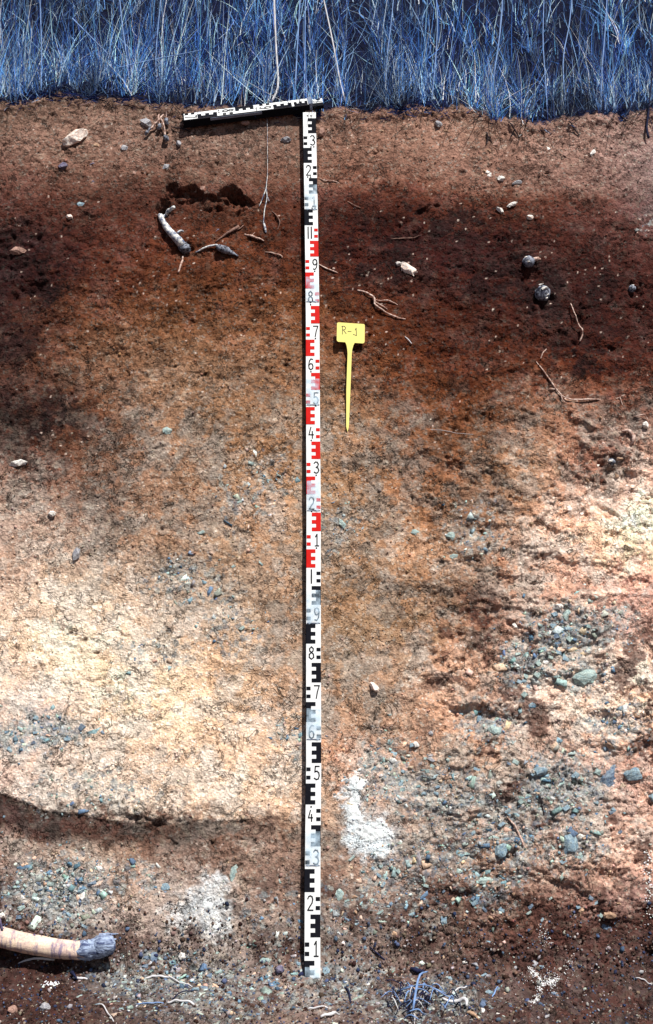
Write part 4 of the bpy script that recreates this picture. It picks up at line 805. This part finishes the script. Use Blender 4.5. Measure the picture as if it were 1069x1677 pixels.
tag(staff, 'tall white levelling staff with black and red graduations leaning on the cut face', 'levelling staff')
def strip(name, a0, a1, s0, s1, off, th, mat, parent, pt, n=1):
    V = []; F = []
    for i in range(n + 1):
        s = s0 + (s1 - s0) * i / n
        V += [pt(s, a0, off), pt(s, a1, off), pt(s, a1, off - th), pt(s, a0, off - th)]
    for i in range(n):
        b = 4 * i
        for k in range(4): F.append((b + k, b + (k + 1) % 4, b + 4 + (k + 1) % 4, b + 4 + k))
    F += [(3, 2, 1, 0), (4 * n, 4 * n + 1, 4 * n + 2, 4 * n + 3)]
    return small_mesh(name, V, F, M[mat], parent)
def poly_print(name, polys, off, mat, parent, pt):    # flat paint: list of quads in (s, a)
    V = []; F = []
    for q in polys: b = len(V); V += [pt(s, a, off) for s, a in q]; F.append(tuple(range(b, b + len(q))))
    return small_mesh(name, V, F, M[mat], parent)
def rect(s0, s1, a0, a1): return [(s0, a0), (s0, a1), (s1, a1), (s1, a0)]
GLYPH = {'1': [[(.25, .78), (.55, 1), (.55, 0)], [(.2, 0), (.9, 0)]], '2': [[(.05, .8), (.2, .95), (.5, 1), (.8, .93), (.92, .75), (.8, .5), (.35, .22), (.05, 0), (.95, 0)]],
 '3': [[(.05, .88), (.3, 1), (.65, .98), (.88, .8), (.75, .6), (.45, .53)], [(.45, .53), (.8, .45), (.95, .25), (.75, .05), (.4, 0), (.05, .1)]],
 '4': [[(.45, 1), (.05, .32), (.95, .32)], [(.72, .62), (.72, 0)]], '5': [[(.9, 1), (.2, 1), (.12, .58), (.5, .64), (.85, .5), (.92, .28), (.75, .05), (.4, 0), (.05, .1)]],
 '6': [[(.85, .95), (.5, 1), (.2, .8), (.06, .4), (.15, .1), (.5, 0), (.85, .12), (.92, .32), (.75, .52), (.45, .56), (.12, .42)]],
 '7': [[(.05, 1), (.95, 1), (.6, .5), (.4, 0)]], '8': [[(.5, .55), (.2, .66), (.15, .85), (.5, 1), (.85, .85), (.8, .66), (.5, .55), (.12, .4), (.08, .15), (.5, 0), (.92, .15), (.88, .4), (.5, .55)]],
 '9': [[(.15, .05), (.5, 0), (.82, .2), (.94, .6), (.85, .9), (.5, 1), (.15, .9), (.08, .68), (.25, .48), (.55, .44), (.9, .6)]],
 'I': [[(.5, 0), (.5, 1)]], 'R': [[(.15, 0), (.15, 1)], [(-.02, .9), (.15, 1), (.6, .98), (.85, .8), (.7, .6), (.15, .5)], [(.4, .5), (.95, .1)]], '-': [[(.0, .45), (.9, .5)]],
 'J': [[(.42, .72), (.60, 1), (.68, .0)], [(.08, .14), (.68, .0)]]}
def glyph_quads(ch, s0, a0, h, w, lw, asp=1.0):
    out = []                                          # lw in s units; asp = a-units per s-unit
    for line in GLYPH[ch]:
        p = [(s0 + y * h, a0 + x * w) for x, y in line]
        for (sA, aA), (sB, aB) in zip(p[:-1], p[1:]):
            ds, da = sB - sA, (aB - aA) / asp; L_ = math.hypot(ds, da) or 1; ns, na = -da / L_ * lw / 2, ds / L_ * lw / 2 * asp; es, ea = ds / L_ * lw * .4, da / L_ * lw * .4 * asp
            out.append([(sA - es + ns, aA - ea + na), (sA - es - ns, aA - ea - na), (sB + es - ns, aB + ea - na), (sB + es + ns, aB + ea + na)])
    return out
strip('lath', -.5, .5, 0.0, 2.372, 0, ST, 'paint', staff, staff_pt, 90)
def edge_shade(sgn):
    a = .5 * sgn; return strip('lath_edge_shade', a, a + .035 * sgn, 0.0, 2.372, -.0012, ST + .004, 'side', staff, staff_pt, 90)
edge_shade(-1); edge_shade(1) if False else None  # black strip on the left edge only, standing in for its shade
DIG = {0: '1', 1: '2', 2: '3', 3: '4', 4: '5', 5: '6', 6: '7', 7: '8', 8: '9', 9: 'I', 10: '1', 11: '2', 12: '3', 13: '4', 14: '5', 15: '6', 16: '7', 17: '8', 18: '9', 19: 'II', 20: '1', 21: '2', 22: '3'}
ASP = 1 / SW
for k in range(24):
    left = k % 2 == 0; s = k * .1; colr = 'red' if 10 <= k <= 19 else 'black'
    top = min(1.0, 1) 
    def side(a0, a1): return (a0, a1) if left else (-a1, -a0)
    blk = []
    for j in range(5): blk.append(rect(s + .01 * j, s + .01 * (j + 1), *side(-.5, .13 if j % 2 == 0 else -.17)))
    if k == 23: blk = blk[:5]
    poly_print('graduation_block', blk, .0007, 'black' if k == 20 else ('red' if 10 <= k < 20 else 'black'), staff, staff_pt)
    if k == 23:
        for a in (-.16, .12): poly_print('dot', [rect(s + .0565, s + .0605, a - .05, a + .05)], .0007, 'black', staff, staff_pt)
        continue
    for j in (6, 8):
        poly_print('graduation_tick', [rect(s + .01 * j, s + .01 * (j + 1) - .001, *side(-.48, -.2))], .0007, colr if k != 19 else 'red', staff, staff_pt)
    d = DIG[k]; h = .032 if d not in ('I', 'II') else .036
    if k == 3: h = .026
    ac = .12 if left else -.12
    q = []
    if d == 'II': q = glyph_quads('I', s + .058, -.40, h, .3, .0034, ASP) + glyph_quads('I', s + .058, -.16, h, .3, .0034, ASP)
    elif d == 'I': q = glyph_quads('I', s + .058, -.30, h, .3, .0034, ASP)
    else: q = glyph_quads(d, s + .0595, (.04 if left else -.32), h, .36 if k != 3 else .30, .0030, ASP)
    poly_print('numeral', q, .0007, 'black', staff, staff_pt)
    dots = [] if (k < 10 and k != 3) else ([.2 if left else -.14] if k < 20 and k != 19 else [.08, .3] if left else [-.22, .0])
    if k == 3: dots = [-.14]
    if k == 19: dots = []
    for a in dots:
        sy = s + (.0535 if k != 3 else .094); poly_print('dot', [rect(sy - .002, sy + .002, a - .05, a + .05)], .0007, 'black', staff, staff_pt)
def s_of(py): return float(np.interp(float(t_of(py)), S2T(np.linspace(0, 2.4, 400)), np.linspace(0, 2.4, 400)))
for ya, yb in ((306, 346), (456, 496), (622, 664), (788, 836), (966, 1019), (1158, 1208), (1358, 1413), (1578, 1606)):
    s1, s0 = s_of(ya), s_of(yb); V = []; F = []; n = 10; m = 8
    for i in range(n + 1):
        f = i / n; s = s0 + (s1 - s0) * f; hw = .47 * min(1, math.sqrt(max(0.0, 1 - (1 - min(1, f / .22)) ** 2)) * .35 + .65)
        for j in range(m + 1):
            a = -hw + 2 * hw * j / m; V.append(staff_pt(s - .004 * math.cos(math.pi * j / m * 2) * (f < .2), a, .0012 + .0045 * math.sin(math.pi * j / m) * (1 - f) ** .7))
    for i in range(n):
        for j in range(m): b = i * (m + 1) + j; F.append((b, b + 1, b + m + 2, b + m + 1))
    small_mesh('clear_clip', V, F, M['clear'], staff, True)
    strip('clip_shadow', -.46, .46, s0 - .0012, s0 + .0004, .0016, .001, 'metal', staff, staff_pt)  # thin grey line standing in for the shadow at the clip's lower edge
strip('top_cap', -.34, .40, 2.374, 2.398, -.001, ST * 1.2, 'broot', staff, staff_pt)

# shorter staff section lying along the grass edge
def at_depth(px, py, w): return Vector(((px - CX) / FPX * w, w - W0, CAMZ + (CY - py) / FPX * w))
PL = at_depth(301, 191.5, 3.715); PR = at_depth(528, 163, 3.735)
AX = (PR - PL).normalized(); UPV = Vector((0, .70, .71)); UPV = (UPV - AX * UPV.dot(AX)).normalized(); NN = AX.cross(UPV) * -1
if NN.y > 0: NN = -NN
SEC_L = (PR - PL).length; SEC_T = .022
sec = empty('staff_section', PL); tag(sec, 'short folded staff section with sideways numerals 7 8 9 tilted along the grass edge', 'staff section')
def sec_pt(s, a, off): return PL + AX * s - UPV * (a * .036) + NN * off       # a < 0 is the upper edge
strip('lath', -.5, .5, 0, SEC_L * .90, 0, SEC_T, 'paint', sec, sec_pt)
strip('lath', -.45, .2, SEC_L * .92, SEC_L, -.004, SEC_T * .6, 'paint', sec, sec_pt); poly_print('graduation_block', [rect(SEC_L * .955, SEC_L * .985, -.45, -.2), rect(SEC_L * .93, SEC_L * .999, .0, .08)], -.0033, 'black', sec, sec_pt); strip('lath_edge_shade', .2, .62, SEC_L * .92, SEC_L, -.006, SEC_T * .5, 'side', sec, sec_pt)
strip('hinge', -.56, .56, SEC_L * .895, SEC_L * .925, .003, SEC_T + .004, 'metal', sec, sec_pt)
strip('lath_edge_shade', .5, .58, -.001, SEC_L * .9, -.001, SEC_T + .001, 'side', sec, sec_pt)  # black underside, its shade put into the colour
strip('metal_highlight', .582, .62, .075, .225, -.002, .008, 'metal', sec, sec_pt)  # grey metal strip put in for the highlight along the edge
strip('end_plate', -.52, .60, -.004, 0, .001, SEC_T + .002, 'side', sec, sec_pt)
s1m = 1 / (FPX / 3.72)                                # metres per photo pixel there
def xs_(px): return (px - 301) * s1m * 1.008
for x0, x1, low in ((323, 355, True), (385, 415, False), (447, 477, True), (481, 503, True)):
    blk = []
    for j in range(5):
        q0 = xs_(x0 + (x1 - x0) * j / 5); q1 = xs_(x0 + (x1 - x0) * (j + 1) / 5); ext = .63 if j % 2 == 0 else .33
        blk.append(rect(q0, q1, .5 - ext, .5) if low else rect(q0, q1, -.5, -.5 + ext))
    poly_print('graduation_block', blk, .0007, 'black', sec, sec_pt)
for x0, d, low in ((303, '7', False), (364, '8', True), (425, '9', False)):
    for o_ in (0, 11 if x0 > 310 else 10):
        q = xs_(x0 + o_); q1 = xs_(x0 + o_ + 5.5); poly_print('graduation_tick', [rect(q, q1, .22, .48) if low else rect(q, q1, -.48, -.22)], .0007, 'black', sec, sec_pt)
    poly_print('numeral', glyph_quads(d, xs_(x0), (-.32 if low else -.02), xs_(x0 + 18) - xs_(x0), .36, .0034, 1 / .036), .0007, 'black', sec, sec_pt)
    if x0 > 310:
        for a in ((-.3, -.02) if low else (.08, .36)): poly_print('dot', [rect(xs_(x0 - 7), xs_(x0 - 4.5), a - .07, a + .07)], .0007, 'black', sec, sec_pt)

# ------------------------------------------------------------------ yellow plant label
OUT_TOP, OUT_BOT = .026, -.002
PT, NT = surf(573, 545); PB, NB = surf(571.5, 706)
pu, pt_ = ut(574, 545); bu, bt = ut(571.3, 708)
def wall_plane(u, t, off): return Vector((u, math.cos(TH) * t - math.sin(TH) * off, math.sin(TH) * t + math.cos(TH) * off))
top_off = float(relief(*ut(np.array([573.]), np.array([545.])))[0]) + OUT_TOP; bot_off = float(relief(*ut(np.array([571.3]), np.array([700.])))[0]) + .003
A = wall_plane(float(pu), float(pt_), top_off); B = wall_plane(float(bu), float(bt), bot_off)
A = at_depth(574, 545, W0 + A.y); B = at_depth(571.3, 709, W0 + B.y)
UPL = (A - B).normalized(); NL = Vector((0, -1, 0)); NL = (NL - UPL * NL.dot(UPL)).normalized(); RX = UPL.cross(NL)
if RX.x < 0: RX = -RX
RX = (RX - UPL * .05).normalized(); m5 = mpp(560)
def lab_pt(x, y, off=0): return A + RX * ((x - 574) * m5) + UPL * ((545 - y) * (m5 if y < 561.3 else m5 * 1.035)) + NL * off    # photo-pixel units on the label's own plane
pl = empty('plant_label', B); tag(pl, 'yellow plastic plant label marked R-1 with its long stem in the soil', 'plant label')
def slab(name, out, th, mat):
    n = len(out); V = [lab_pt(x, y, th / 2) for x, y in out] + [lab_pt(x, y, -th / 2) for x, y in out]
    F = [tuple(range(n)), tuple(reversed(range(n, 2 * n)))] + [(i, i + n, (i + 1) % n + n, (i + 1) % n) for i in range(n)]
    o = small_mesh(name, V, F, M[mat], pl); bm = bmesh.new(); bm.from_mesh(o.data); bmesh.ops.recalc_face_normals(bm, faces=bm.faces); bm.to_mesh(o.data); bm.free(); return o
def rr(x0, y0, x1, y1, r):
    o = []
    for cx, cy, a in ((x1 - r, y0 + r, -90), (x1 - r, y1 - r, 0), (x0 + r, y1 - r, 90), (x0 + r, y0 + r, 180)):
        for k in range(4): f = math.radians(a + 30 * k); o.append((cx + r * math.cos(f), cy + r * math.sin(f)))
    return o
slab('name_plate', rr(551.5, 528.5, 597, 561.5, 2.6), .0021, 'yellow')
slab('stem', [(565.5, 561.3), (581, 561.3), (578.8, 566), (577, 573), (576.4, 580), (575.2, 640), (573.6, 700), (571.6, 708), (569.4, 700), (568.6, 640), (569.6, 580), (569.0, 573), (567.6, 566)], .0027, 'yellow')
def ink(ch, x, y, h, w):
    q = glyph_quads(ch, 0, 0, h, w, 1.0, 1.0); V = []; F = []
    for k in q: b = len(V); V += [lab_pt(x + a, y - s, .0013) for s, a in k]; F.append((b, b + 1, b + 2, b + 3))
    small_mesh('lettering', V, F, M['ink'], pl)
ink('R', 559.5, 548.6, 14, 7.5); ink('-', 569.5, 545.5, 5, 6); ink('J', 577.5, 549.4, 13, 9)

# ------------------------------------------------------------------ dry grass on top of the cut
PAL = np.array([(.035, .14, .46), (.09, .27, .66), (.014, .05, .25), (.30, .50, .80), (.004, .008, .05), (.60, .74, .88), (.008, .022, .13), (.16, .24, .40)])
PWT = np.array([.19, .18, .16, .14, .12, .08, .10, .03]); PWT /= PWT.sum()
def blades(n, x0, x1, d0, d1, lo, hi, wid, lean, seed, pal=PAL, pw=PWT, fall=1.0, seg=4, droop=(-.4, .6)):
    r = np.random.default_rng(seed); x = r.uniform(x0, x1, n)
    # tufts
    x = x + .035 * np.sin(x * 37 + 3 * np.sin(x * 11)); dep = d0 + (d1 - d0) * r.random(n) ** fall
    g = vnoise(x * 13, dep * 16, seed + 50) + .6 * vnoise(x * 34, dep * 20, seed + 60); k_ = g > -.10; x = x[k_]; dep = dep[k_]; n = len(x)
    P, _ = frame(x, lip(x) + dep); L_ = r.uniform(lo, hi, n) * (0.75 + .35 * vnoise(x * 6, dep * 6, 7))
    az = r.uniform(0, 2 * math.pi, n); ln = np.abs(r.normal(0, lean, n)); az2 = az + r.normal(0, .6, n); cur = r.uniform(*droop, n)
    up = np.stack([np.sin(ln) * np.cos(az), np.sin(ln) * np.sin(az), np.cos(ln)], -1)
    bend = np.stack([np.cos(az2), np.sin(az2), np.full(n, -.35)], -1)
    wd = r.uniform(0, math.pi, n); wv = np.stack([np.cos(wd), np.sin(wd) * .6, np.zeros(n)], -1); w = r.uniform(.5, 1.3, n) * wid
    V = np.zeros((n, (seg + 1) * 2, 3))
    for k in range(seg + 1):
        f = k / seg; c = P + up * (L_ * f)[:, None] + bend * (L_ * cur * f * f)[:, None]; ww = (w * (1 - .85 * f))[:, None] * wv
        V[:, 2 * k] = c - ww; V[:, 2 * k + 1] = c + ww
    V[:, :, 2] = np.maximum(V[:, :, 2], P[:, 2][:, None] - .03)
    col = pal[r.choice(len(pal), n, p=pw)] * r.uniform(.6, 1.25, (n, 1)) * np.clip(1.2 + 2.0 * fbm(x, dep, 7, 3, 505), .25, 2.1)[:, None]
    Q = np.concatenate([[(2 * k, 2 * k + 1, 2 * k + 3, 2 * k + 2)] for k in range(seg)]); F = (Q[None] + (np.arange(n) * (seg + 1) * 2)[:, None, None]).reshape(-1, 4)
    return V.reshape(-1, 3), F, np.repeat(col, (seg + 1) * 2, 0)
def merge(parts):
    V = []; F = []; Cc = []; b = 0
    for v, f, c in parts: V.append(v); F.append(f + b); Cc.append(c); b += len(v)
    return np.concatenate(V), np.concatenate(F), np.concatenate(Cc)
TEAL = np.array([(.06, .17, .40), (.13, .29, .55), (.02, .06, .22), (.28, .48, .74), (.005, .01, .05), (.5, .66, .8), (.012, .03, .13), (.12, .2, .24)])
v, f, c = merge([blades(1600, -1.7, 1.7, .0, .02, .04, .12, .0012, 1.2, 14, droop=(.2, 1.2)), blades(1900, -1.7, 1.7, .006, .25, .10, .36, .0012, .20, 1), blades(12500, -1.7, 1.7, .008, .30, .03, .16, .0012, .85, 2, droop=(-1.2, 1.2)),
    blades(2600, -2.1, 2.1, .22, 1.2, .12, .38, .0015, .28, 3), blades(14000, -2.1, 2.1, .2, 1.1, .05, .2, .0016, .9, 8, droop=(-1.2, 1.2)), blades(2600, -2.4, 2.4, 1.0, 2.4, .16, .40, .0022, .30, 4, TEAL), blades(8500, -2.4, 2.4, .9, 2.4, .06, .22, .0024, .9, 9, TEAL, droop=(-1, 1)),
    blades(3600, -1.6, 1.6, .004, .30, .12, .36, .0012, .75, 5, droop=(-.3, .3)), blades(3600, -1.7, 1.7, .004, .22, .05, .22, .0012, .65, 12, PAL, np.array([0, .25, 0, .4, 0, .35, 0, 0]), droop=(-.9, .9)), blades(3000, -3.4, 3.4, 2.3, 4.8, .25, .5, .004, .4, 6, TEAL)])
g = link(big_mesh('dry_grass', v, f, M['grass'], np.clip(c * .95, .003, .85))); tag(g, 'dense dry blue grey grass growing along the top of the cut', 'grass', kind='stuff')
# matted dead thatch hanging over the lip
NAVY = lin([(14, 18, 46), (22, 30, 72), (40, 58, 118), (10, 12, 28), (70, 98, 160)])
r5 = np.random.default_rng(9); n = 4600; x = r5.uniform(-1.6, 1.6, n); x = x[vnoise(x * 7, x * 0, 601) + .6 * vnoise(x * 19, x * 0, 602) + r5.normal(0, .45, n) > -.1]; n = len(x); dep = r5.normal(.010, .010, n)
P, _ = frame(x, lip(x) + dep); P = P + np.stack([np.zeros(n), np.full(n, -.002), r5.uniform(-.002, .012, n)], -1)
an = r5.normal(0, .5, n); Lh = r5.uniform(.012, .05, n); dirv = np.stack([np.cos(an) * r5.choice([-1, 1], n), r5.uniform(-.35, .25, n), np.sin(an) - .12], -1); wv = np.stack([np.zeros(n), np.full(n, -.3), np.ones(n)], -1) * r5.uniform(.0007, .0018, n)[:, None]
sg = 2; V = np.zeros((n, 6, 3))
for k in range(3):
    cc = P + dirv * ((k / 2 - .5) * Lh)[:, None] + np.array([0, 0, -1]) * (.022 * (k / 2) ** 2 * r5.random(n) ** 2)[:, None]; V[:, 2 * k] = cc - wv * (1.1 - k * .4); V[:, 2 * k + 1] = cc + wv * (1.1 - k * .4)
F = (np.array([(0, 1, 3, 2), (2, 3, 5, 4)])[None] + (np.arange(n) * 6)[:, None, None]).reshape(-1, 4)
th = link(big_mesh('grass_thatch', V.reshape(-1, 3), F, M['thatch'], np.repeat(NAVY[r5.choice(5, n, p=[.3, .28, .2, .12, .1])], 6, 0))); tag(th, 'dark matted dead thatch drooping over the lip of the cut', 'thatch', kind='stuff')
# tall stalks one can tell apart
def stalk(pts, d, mat, label, w=3.78, name='grass_stalk', leaves=()):
    sp = spline([(*p, d * (1 - .35 * i / (len(pts) - 1))) for i, p in enumerate(pts)], 14); C3 = [at_depth(x, y, w + .0006 * (190 - y)) for x, y, _ in sp]; R = [max(.5, q[2]) * s1m / 2 for q in sp]
    V, F = tube_geo(C3, R, 6, .05, int(pts[0][0])); base = C3[0]; o = small_mesh(name, [v - base for v in V], F, M[mat], None, True); o.location = base; tag(o, label, 'grass stalk' if name == 'grass_stalk' else 'plant', 'tall stalks in the dry grass')
    for lf in leaves:
        sp = spline([(*p, 2.2) for p in lf], 7); V, F = tube_geo([at_depth(x, y, w) for x, y, _ in sp], [s1m * .9 * (1 - .12 * i) for i in range(7)], 5, .1, 3); small_mesh('side_leaf', V, F, M[mat], o, True)
    return o
STK = [([(443, 170), (455, 140), (452, 80), (449, 0), (448, -60)], 4.2, 'straw', 'pale tall grass stalk rising behind the middle of the tilted staff section'),
 ([(482, 168), (486, 90), (491, 0), (493, -60)], 3, 'bstraw', 'thin straight grass stalk just left of the staff top'),
 ([(498, 168), (499, 80), (500, 0), (501, -60)], 2.2, 'bstraw', 'very thin upright grass stalk directly above the staff'),
 ([(569, 180), (556, 130), (545, 70), (530, 0), (516, -60)], 3.4, 'straw', 'pale stalk leaning left, nearest on the right of the staff'),
 ([(803, 180), (808, 130), (820, 40), (824, -40)], 3, 'bstraw', 'pale blue stalk leaning right above the dark dangling root'),
 ([(926, 190), (922, 100), (932, 40), (940, -40)], 2.6, 'bstraw', 'thin pale blue stalk with a slight kink above the sagging grass edge'),
 ([(897, 200), (893, 130), (889, 60), (892, -40)], 2.4, 'bstraw', 'thin straight blue stalk above the lowest sag of the edge'),
 ([(984, 190), (985, 120), (990, 60), (996, -40)], 3, 'bstraw', 'long upright blue stalk left of the dark weed'),
 ([(118, 30), (148, 60), (178, 90)], 2.6, 'bstraw', 'broken pale stem slanting down to the right high in the grass'),
 ([(190, 112), (240, 100), (290, 90), (330, 82)], 2.6, 'bstraw', 'fallen pale stem lying almost level in the grass'),
 ([(66, 165), (68, 90), (66, 20), (64, -40)], 2.4, 'bstraw', 'upright pale blue stalk near the left side'),
 ([(213, 165), (208, 100), (200, 40), (192, -40)], 2.8, 'bstraw', 'tall pale blue stalk leaning left above the small rootlets'),
 ([(262, 178), (255, 120), (258, 50), (268, -40)], 2.6, 'bstraw', 'curved blue stalk just left of the tilted staff section'),
 ([(640, 184), (632, 120), (640, 40), (648, -40)], 2.4, 'bstraw', 'thin bowed blue stalk right of the left leaning stalk'),
 ([(705, 182), (712, 110), (716, 40), (712, -40)], 2.6, 'bstraw', 'slightly arched blue stalk above the pale grey pebble')]
for p, d, m, lab in STK: stalk(p, d, m, lab)
stalk([(868, 60), (866, 30), (864, -40)], 6, 'nstraw', 'dark woody stem high in the grass at the upper edge', 4.2, 'shrub_shoot')
wd = stalk([(1062, 226), (1059, 210), (1061, 190), (1065, 150), (1069, 100), (1062, 50)], 4, 'nstraw', 'dark weed with side twigs hanging over the lip at the right edge', 3.73, 'dark_weed',
    leaves=([(1060, 200), (1055, 212), (1054, 224)], [(1062, 190), (1068, 208), (1066, 228)], [(1063, 160), (1050, 174), (1046, 186)], [(1067, 110), (1054, 96), (1044, 90)], [(1067, 130), (1076, 110), (1080, 90)], [(1062, 170), (1072, 160), (1080, 150)]))
print('stones as parts', cnt)
